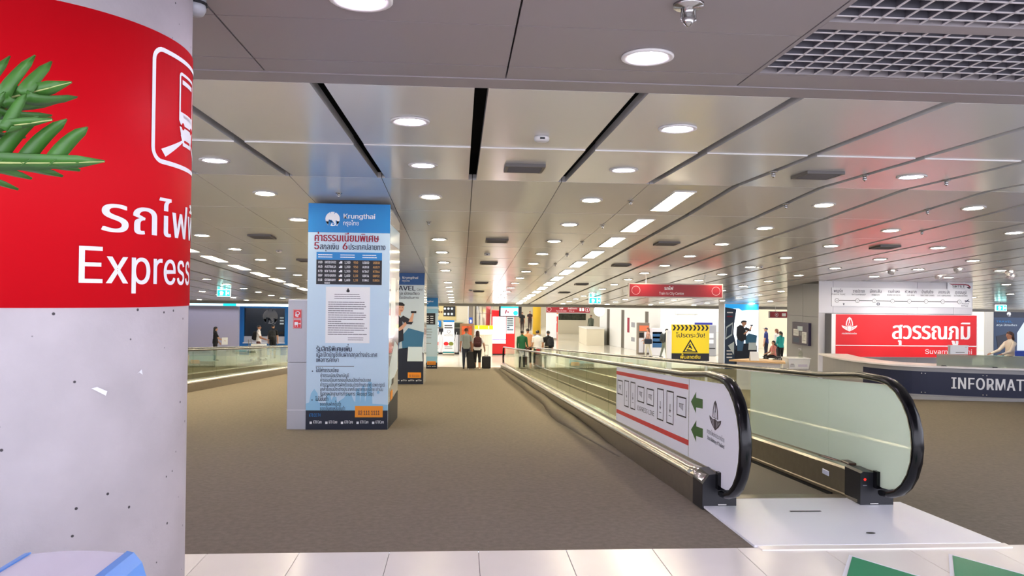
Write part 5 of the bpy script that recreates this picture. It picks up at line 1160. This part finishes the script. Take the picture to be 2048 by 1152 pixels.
# ------------------------------------------------------------------ people
PEOPLE = []
def person(name_label, x, y, rz, H=1.7, top='tee', tcol=(200,200,200), bcol=(40,44,60), skin=SKIN, hair='short', hcol=None, arms=((.08,.05,.12),(.08,.05,.12)), stride=.0, sit=0., z=None, group=None, shoes=(24,24,28), cropped=False, female=False, lean=0.):
    """arms: per side (swing forward of the upper arm, bend of the elbow, outward angle) in radians"""
    zf = floor_z(y) if z is None else z
    t = thing('person', name_label, 'person', (x, y, zf), rz, group)
    S = []                                                # (p0, p1, (rx0, ry0), (rx1, ry1), region)
    V = Vector; hp = .53*H-sit*.245*H
    pel = V((0,0,hp)); up_ = V((0, math.sin(lean), math.cos(lean)))
    ch = pel+up_*.16*H; sh_ = pel+up_*.265*H; nk = pel+up_*.305*H; hd = pel+up_*.385*H+V((0,.01*H,0))
    fw = 1.0 if not female else .88; hw = 1.0 if not female else 1.06
    reg_low = 'top'
    S.append((pel-V((0,0,.03*H)), pel+V((0,0,.05*H)), (.088*H*hw,.062*H), (.084*H*hw,.06*H), 'bot'))
    S.append((pel+V((0,0,.02*H)), ch, (.089*H*hw,.064*H), (.086*H*fw,.06*H), 'top'))
    S.append((ch, sh_, (.088*H*fw,.062*H), (.098*H*fw,.055*H), 'top'))
    S.append((sh_, nk, (.085*H*fw,.048*H), (.032*H,.032*H), 'top'))
    S.append((nk-V((0,0,.01*H)), hd-V((0,0,.03*H)), (.03*H,.032*H), (.029*H,.031*H), 'skin'))
    S.append((hd-V((0,-.006*H,.045*H)), hd, (.030*H,.036*H), (.043*H,.052*H), 'skin'))
    S.append((hd, hd+V((0,-.004*H,.03*H)), (.043*H,.052*H), (.04*H,.048*H), 'skin'))
    S.append((hd+V((0,.05*H,.002*H)), hd+V((0,.06*H,-.012*H)), (.004*H,.004*H), (.008*H,.008*H), 'skin'))      # nose
    for s in (-1, 1): S.append((hd+V((s*.042*H,-.004*H,.006*H)), hd+V((s*.046*H,-.006*H,-.01*H)), (.005*H,.009*H), (.004*H,.006*H), 'skin'))
    hands = []
    for s, (sw, el, out) in zip((-1, 1), arms):
        a = sh_+V((s*.105*H*fw, 0, -.012*H)); d1 = V((s*math.sin(out), math.sin(sw)*math.cos(out), -math.cos(sw)*math.cos(out)))
        e = a+d1*.17*H; d2 = V((s*math.sin(out)*.4, math.sin(sw+el), -math.cos(sw+el))).normalized(); w = e+d2*.145*H
        slv = 'top'; fore = 'top' if top in ('jacket', 'long') else 'skin'
        S.append((a, a.lerp(e, .62), (.036*H,.036*H), (.032*H,.032*H), slv)); S.append((a.lerp(e, .6), e, (.030*H,.030*H), (.026*H,.026*H), fore if top != 'tee' else 'skin'))
        S.append((e, w, (.026*H,.026*H), (.017*H,.017*H), fore))
        S.append((w, w+d2*.035*H, (.017*H,.013*H), (.023*H,.011*H), 'skin'))
        hands.append(w+d2*.07*H)
        pz = w+d2*.04*H; side = V((0,1,0)) if abs(d2.y) < .7 else V((1,0,0)); side = (side-d2*side.dot(d2)).normalized(); cur = V((-s,0,0)); cur = (cur-d2*cur.dot(d2)).normalized() if (cur-d2*cur.dot(d2)).length > .1 else V((0,0,-1))
        for f in range(4):
            o_ = side*(-.021+.014*f)*H*.95; l_ = (.030,.036,.034,.026)[f]*H; k = pz+o_; kk = k+d2*l_*.6+cur*.006*H
            S.append((k, kk, (.0062*H,)*2, (.0058*H,)*2, 'skin')); S.append((kk, kk+d2*l_*.35+cur*.014*H, (.0058*H,)*2, (.005*H,)*2, 'skin'))
        th = w+d2*.012*H+side*.018*H; S.append((th, th+side*.018*H+d2*.02*H+cur*.008*H, (.0068*H,)*2, (.006*H,)*2, 'skin'))
    for s in (-1, 1):
        h = pel+V((s*.048*H*hw, 0, -.02*H)); ph = s*stride
        if sit:
            kn = h+V((s*.02*H, .24*H, .005*H)); an_ = kn+V((0, .02*H, -.235*H))
        else:
            kn = h+V((s*.004*H, math.sin(ph)*.24*H, -math.cos(ph)*.238*H)); bk = ph-.15*abs(stride)*3 if ph < 0 else ph*.4
            an_ = kn+V((0, math.sin(bk)*.235*H, -math.cos(bk)*.235*H))
        S.append((h, kn, (.057*H*hw,.06*H), (.037*H,.038*H), 'bot')); md = kn.lerp(an_, .35)
        lo = 'skin' if cropped else 'bot'
        S.append((kn, md, (.037*H,.038*H), (.035*H,.037*H), 'bot')); S.append((md, an_, (.034*H,.036*H), (.023*H,.025*H), lo))
        S.append((an_-V((0,.02*H,.012*H)), an_+V((0,.085*H,-.024*H)), (.024*H,.02*H), (.022*H,.014*H), 'shoe'))
    mb = MB()
    for p0, p1, r0, r1, rg in S:
        ax = (p1-p0); L = ax.length; ax = ax.normalized() if L > 1e-6 else V((0,0,1))
        ref = V((0,1,0)) if abs(ax.y) < .8 else V((0,0,1)); b_ = (ref-ax*ref.dot(ax)).normalized(); a_ = b_.cross(ax)
        fr = []; N = 14 if r0[0] > .02 else 7
        for q, (tt, k) in enumerate(((-1,.05),(-.85,.55),(-.5,.87),(0,1),(1,1),(1.5,.87),(1.85,.55),(2,.05))):
            c0 = p0 if tt <= 0 else p1; rr = r0 if tt <= 0 else r1; o_ = (tt if tt <= 0 else tt-1); m_ = min(rr)*.9
            fr.append([tuple(c0+ax*o_*m_+a_*rr[0]*k*math.cos(2*math.pi*j/N)+b_*rr[1]*k*math.sin(2*math.pi*j/N)) for j in range(N)])
        mb.sweep(fr)
    me = mb.mesh('body', [skin]); o = link('body', me, t)
    md_ = o.modifiers.new('r', 'REMESH'); md_.mode = 'VOXEL'; md_.voxel_size = .0105; md_.use_smooth_shade = True
    PEOPLE.append((o, S, [skin, mat('cloth_%d_%d_%d' % tcol, tcol, .8), mat('cloth_%d_%d_%d' % bcol, bcol, .8), mat('cloth_%d_%d_%d' % shoes, shoes, .6)]))
    # hair
    hm = hcol or HAIR; hb = MB(); c = hd+V((0,-.006*H,.014*H)); r = (.05*H,.056*H,.054*H); fr = []; N = 18
    low = {'short': -.35, 'bob': -.9, 'long': -.9, 'pony': -.45, 'cap': -.2}[hair]
    for i in range(9):
        el_ = math.pi/2*(1-i/8*1.0); row = []
        for j in range(N):
            a = 2*math.pi*j/N; back = .5-.5*math.sin(a)               # 1 at the back
            lim = .35*(1-back)+low*back; v = math.sin(el_)*(1-lim)+lim if i else 1.0
            v = 1-(1-lim)*(i/8)**1.0
            q = math.sqrt(max(0, 1-min(1, v)**2)) if v > 0 else 1.0
            row.append(tuple(c+V((r[0]*q*math.cos(a), r[1]*q*math.sin(a), r[2]*v))))
        fr.append(row)
    hb.sweep(fr, True, True)
    if hair in ('long', 'bob'):
        ln = .16*H if hair == 'long' else .06*H
        hb.sweep([[tuple(c+V((w*math.cos(2*math.pi*j/12), -.03*H+yy+dp*math.sin(2*math.pi*j/12), zz))) for j in range(12)] for w, dp, yy, zz in ((.044*H,.03*H,.0,.02*H), (.052*H,.03*H,0,-.04*H), (.052*H,.024*H,-.012*H,-.04*H-ln*.5), (.036*H,.014*H,-.016*H,-.04*H-ln))])
    if hair == 'pony': hb.tube([c+V((0,-.05*H,.02*H)), c+V((0,-.08*H,.0)), c+V((0,-.075*H,-.07*H)), c+V((0,-.07*H,-.13*H))], [.014*H,.02*H,.018*H,.004*H], 8)
    hb.build('hair', hm if hair != 'cap' else mat('cap_navy', (20, 28, 70), .7), t, smooth=True)
    if hair == 'cap': MB().sweep([[tuple(hd+V((x_, yy, .03*H))) for x_ in (-.04*H, .04*H)]+[tuple(hd+V((x_, yy, .036*H))) for x_ in (.04*H, -.04*H)] for yy in (.03*H, .085*H)]).build('cap_peak', mat('cap_navy', (20, 28, 70)), t)
    fb = MB()
    for s in (-1, 1): fb.ell(hd+V((s*.018*H,.0475*H,.008*H)), (.006*H,.003*H,.004*H), 8, 4)
    fb.build('eyes', BLACK, t); MB().ell(hd+V((0,.045*H,-.028*H)), (.012*H,.004*H,.003*H), 8, 4).build('mouth', mat('lips', (150, 80, 76), .5), t)
    # hem of the top
    if top in ('tee', 'jacket', 'long'):
        k = 1.10; fr = [[tuple(V((w*k*math.cos(2*math.pi*j/20), d*k*math.sin(2*math.pi*j/20), zz))) for j in range(20)] for w, d, zz in ((.092*H*hw,.070*H,hp-(.035 if top != 'jacket' else .07)*H), (.089*H*hw,.067*H,hp+.03*H), (.082*H*fw,.062*H,hp+.10*H))]
        if lean < .3: MB().sweep(fr, True, False).build('shirt_hem', mat('cloth_%d_%d_%d' % tcol, tcol, .8), t, smooth=True)
    return t, hands
def finish_people():
    dg = bpy.context.evaluated_depsgraph_get(); done = []
    for o, S, ms in PEOPLE:
        me = bpy.data.meshes.new_from_object(o.evaluated_get(dg)); n = len(me.polygons)
        co = np.empty(len(me.vertices)*3); me.vertices.foreach_get('co', co); co = co.reshape(-1, 3)
        ce = np.empty(n*3); me.polygons.foreach_get('center', ce); ce = ce.reshape(-1, 3)
        best = np.full(n, 1e9); idx = np.zeros(n, int); R_ = {'skin': 0, 'top': 1, 'bot': 2, 'shoe': 3}
        for p0, p1, r0, r1, rg in S:
            a = np.array(p0); b = np.array(p1); d = b-a; L2 = d@d+1e-12; tt = np.clip(((ce-a)@d)/L2, 0, 1); q = a+tt[:, None]*d
            rad = (1-tt)*(r0[0]+r0[1])/2+tt*(r1[0]+r1[1])/2; dist = np.linalg.norm(ce-q, axis=1)-rad
            u = dist < best; best[u] = dist[u]; idx[u] = R_[rg]
        done.append((o, me, ms, idx))
    for o, me, ms, idx in done:
        o.modifiers.clear(); old = o.data; me.materials.clear()
        for m in ms: me.materials.append(m)
        me.polygons.foreach_set('material_index', idx.astype(np.int32)); me.polygons.foreach_set('use_smooth', [True]*len(me.polygons)); me.update(); me.name = 'body'
        o.data = me; bpy.data.meshes.remove(old)
def backpack(label, x, y, z, rz, col, s=1.):
    t = thing('backpack', label, 'backpack', (x, y, z), rz); m = mat('pack_%d_%d_%d' % col, col, .8, var=.35, scale=22)
    MB().sweep([[(w*s*math.cos(2*math.pi*j/16), d*s*math.sin(2*math.pi*j/16), zz*s) for j in range(16)] for w, d, zz in ((.09,.05,0),(.16,.10,.03),(.17,.11,.2),(.15,.10,.36),(.08,.05,.43))]).build('bag', m, t, smooth=True)
    MB().sweep([[(w*s*math.cos(2*math.pi*j/12), -.09*s+d*s*math.sin(2*math.pi*j/12), zz*s) for j in range(12)] for w, d, zz in ((.08,.02,.05),(.12,.05,.07),(.12,.05,.18),(.08,.02,.21))]).build('front_pocket', m, t, smooth=True)
    for q in (-1, 1): MB().tube([(q*.09*s,.08*s,.38*s),(q*.11*s,.2*s,.36*s),(q*.12*s,.22*s,.2*s),(q*.11*s,.08*s,.04*s)], .014*s, 6).build('strap', BLACKPL, t, smooth=True)
def suitcase(label, x, y, rz, w, h, d, handle, col=(20,20,24)):
    t = thing('suitcase', label, 'suitcase', (x, y, floor_z(y)), rz); m = mat('case_%d_%d_%d' % col, col, .5)
    MB().bbox(-w/2, w/2, -d/2, d/2, .05, .05+h, .03).build('shell', m, t)
    for q in (-1, 1):
        for e in (-1, 1): MB().lathe([(.024,-.012),(.024,.012)], 10).build('wheel', WHITE, t, (q*w*.38, e*d*.32, .024)).rotation_euler = (0, math.pi/2, 0)
    MB().bbox(-w*.35, w*.35, -d/2-.02, -d/2, .12, .05+h*.55, .01).build('front_pocket', m, t)
    MB().tube([(-.06,0,.05+h),(-.06,0,.085+h),(.06,0,.085+h),(.06,0,.05+h)], .012, 6).build('carry_handle', BLACKPL, t)
    if handle:
        MB().tube([(-.07,d*.3,.05+h),(-.07,d*.3,handle)], .008, 6).tube([(.07,d*.3,.05+h),(.07,d*.3,handle)], .008, 6).tube([(-.08,d*.3,handle),(.08,d*.3,handle)], .014, 6).build('pull_handle', STEEL, t)
PI = math.pi
person('man in a grey tee and jeans walking away on the carpet', .24, 31.0, 0, 1.73, 'tee', (150,160,156), (44,50,66), SKINTAN, 'short', mat('short_brown_hair', (70,44,34), .6), ((-.25,.15,.14),(.2,.2,.1)), .22)
person('woman with long dark red hair and a patterned backpack walking away', .70, 30.6, 0, 1.62, 'tee', (236,234,232), (18,18,22), SKIN, 'long', HAIRRED, ((.1,.2,.12),(.05,.45,.42)), -.18, cropped=True, female=True, shoes=(220,214,200))
backpack('maroon patterned backpack on the long haired woman', .70, 30.44, floor_z(30.6)+.93, 0, (70,30,34))
suitcase('large black suitcase between the walking man and woman', .47, 30.75, 0, .34, .68, .24, None)
suitcase('small black cabin suitcase pulled by the long haired woman', 1.07, 30.7, 0, .36, .50, .22, 1.0)
person('man in a dark green jacket at the walkway exit', 2.76, 33.5, -.25, 1.70, 'jacket', (20,92,58), (24,26,30), SKINTAN, 'short', None, ((.05,.2,.12),(.3,.7,.1)), .1)
person('man in a tan orange shirt behind the green jacket', 3.12, 34.7, .1, 1.74, 'tee', (206,150,110), (90,50,40), SKINTAN, 'short', None, stride=.15)
person('man in a white shirt and grey trousers at the walkway exit', 3.42, 33.2, 0, 1.70, 'tee', (238,238,238), (74,70,72), SKIN, 'short', None, ((.1,.3,.15),(.1,.3,.25)), -.12)
person('man in a black tee carrying a dark backpack at the walkway exit', 3.92, 33.4, 0, 1.68, 'tee', (20,20,24), (34,40,70), SKIN, 'short', None, ((.15,.4,.2),(.05,.2,.1)), .1)
backpack('dark navy backpack on the man in the black tee', 4.02, 33.24, floor_z(33.4)+.92, .3, (26,30,42), .95)
suitcase('grey suitcase by the walkway exit', 3.35, 32.35, .4, .42, .55, .26, None, (96,100,108))
suitcase('dark grey suitcase beside the black tee man', 3.75, 32.6, -.2, .36, .48, .22, .95, (58,62,70))
person('person in black standing far off in the lobby left of the yellow column', 5.30, 64.5, PI*.9, 1.72, 'tee', (22,20,24), (60,44,44), SKIN, 'short')
person('person in a maroon top far off beside the yellow column', 6.15, 66.5, PI, 1.76, 'tee', (44,22,28), (70,56,54), SKIN, 'short', None, ((.5,1.2,.1),(.5,1.2,.1)))
person('person in grey green clothes far off behind the stone counter', 10.15, 58.0, PI*.8, 1.72, 'long', (96,104,90), (80,84,70), SKIN, 'short')
person('woman with loose brown hair walking left past the machines', 9.95, 39.3, PI/2, 1.62, 'long', (196,150,130), (210,206,190), SKIN, 'long', HAIRBR, ((.4,.7,.1),(.1,.4,.1)), .2, female=True)
tb_ = thing('shoulder_bag', 'navy shoulder bag carried by the brown haired woman', 'bag', (9.9, 39.05, LZ+.72)); MB().bbox(-.2, .2, -.07, .07, 0, .28, .04).build('bag', mat('bag_navy', (24,30,48), .7), tb_); MB().tube([(-.15,0,.26),(-.08,0,.5),(.08,0,.5),(.15,0,.26)], .012, 6).build('strap', BLACKPL, tb_)
person('person with a dark grey backpack leaning right by the white post', 10.75, 39.0, -PI/2, 1.58, 'tee', (70,76,76), (120,128,116), SKIN, 'short', None, stride=.2, lean=.2)
backpack('dark grey backpack on the person by the white post', 10.6, 38.85, LZ+.85, -PI/2, (52,58,58), 1.05)
person('woman in a teal top with tied hair right of the light box', 15.75, 36.0, .2, 1.64, 'long', (40,176,176), (24,26,34), SKIN, 'pony', None, ((.2,.9,.1),(.2,.9,.1)), .05, female=True)
person('officer in a navy uniform and cap right of the light box', 16.1, 38.6, PI*.3, 1.70, 'tee', (36,52,120), (24,28,50), SKIN, 'cap')
person('person in a white coat with brown hair beside the officer', 16.5, 38.2, PI*.2, 1.66, 'long', (228,226,222), (60,56,54), SKIN, 'bob', HAIRBR, female=True)
person('seated woman in a salmon pink top right of the light box', 15.1, 35.3, PI*.55, 1.62, 'tee', (222,140,132), (24,22,26), SKIN, 'long', None, ((.4,.8,.1),(.4,.8,.1)), sit=1, female=True)
sb = thing('waiting_bench', 'low dark bench under the seated woman', 'bench', (15.15, 35.3, LZ)); MB().bbox(-.5, .4, -.25, .25, .36, .425, .02).build('seat', BLACKPL, sb)
for q in (-1, 1):
    for e in (-1, 1): MB().tube([(q*.35-.05, e*.18, 0), (q*.35-.05, e*.18, .37)], .02, 6).build('leg', STEEL, sb)
person('person with black hair and a pale top at the light box edge', 14.15, 35.7, PI*.5, 1.60, 'tee', (226,220,206), (30,28,32), SKIN, 'long', None, ((.3,.9,.1),(.3,.9,.1)), female=True)
person('staff member in a cream shirt behind the information desk', 14.35, 18.7, PI*.5, 1.56, 'long', (216,206,190), (50,48,50), SKINTAN, 'bob', mat('staff_hair', (54,34,28), .5), ((.6,.7,.15),(.7,.5,.15)), female=True)
person('woman in black holding white papers by the lilac wall', -11.45, 36.0, -PI*.35, 1.62, 'tee', (22,20,26), (30,28,34), SKIN, 'long', None, ((.2,.5,.1),(.5,.7,.2)), female=True)
pp = tag(MB().rbox((0,0,0), (.13,.01,.17), .4).build('paper_sheets', WHITE, None, (-11.0, 35.95, LZ+.92)), 'white paper sheets held by the woman in black', 'papers')
person('man in a white shirt with a trolley at the bank booth', -9.62, 36.6, -PI*.45, 1.68, 'tee', (236,234,236), (90,50,46), SKINTAN, 'short', None, ((.3,.8,.1),(.4,.9,.1)))
backpack('black backpack on the man at the bank booth', -9.80, 36.6, LZ+.92, -PI*.45, (20,20,26))
person('person in black with a round emblem backpack at the bank booth', -9.12, 37.3, .1, 1.70, 'tee', (18,18,22), (20,20,24), SKIN, 'short')
backpack('dark backpack with a pale round emblem facing the walkway', -9.12, 37.1, LZ+.93, .1, (30,32,34), 1.1)
tr = thing('luggage_trolley', 'luggage trolley with a white crate in front of the bank booth', 'trolley', (-9.45, 36.0, LZ))
MB().box(-.35, .35, -.25, .25, .18, .22).build('deck', BLACKPL, tr); MB().tube([(-.35,-.2,.2),(-.42,-.2,1.0),(-.42,.2,1.0),(-.35,.2,.2)], .018, 6).build('handle', STEEL, tr)
for q in (-1, 1):
    for e in (-1, 1): MB().lathe([(.06,-.02),(.06,.02)], 12).build('wheel', BLACKPL, tr, (q*.28, e*.2, .06)).rotation_euler = (PI/2, 0, 0)
MB().bbox(-.33, .33, -.24, .24, .22, .55, .02).build('black_case', BLACKPL, tr); 
wc_ = tag(MB().bbox(-.32, .32, -.2, .2, 0, .24, .015).build('white_crate', WHITE, None, (-9.45, 36.0, LZ+.551)), 'white crate on top of the luggage trolley', 'crate')
finish_people()

for m_ in bpy.data.materials:
    if m_ in (LAMP, LAMPCOOL, STRIP, LOBBYFILL): m_.cycles.emission_sampling = 'FRONT'
    elif m_.name.split('.')[0] in ('exit_cyan', 'exit_white', 'led_red', 'spot_lens', 'band_yellow', 'blade_blue', 'screen_cyan', 'globe_white', 'lb_pale', 'lb_cyan', 'lit_ad_blue', 'lit_ad_white', 'screen_white'): m_.cycles.emission_sampling = 'NONE'
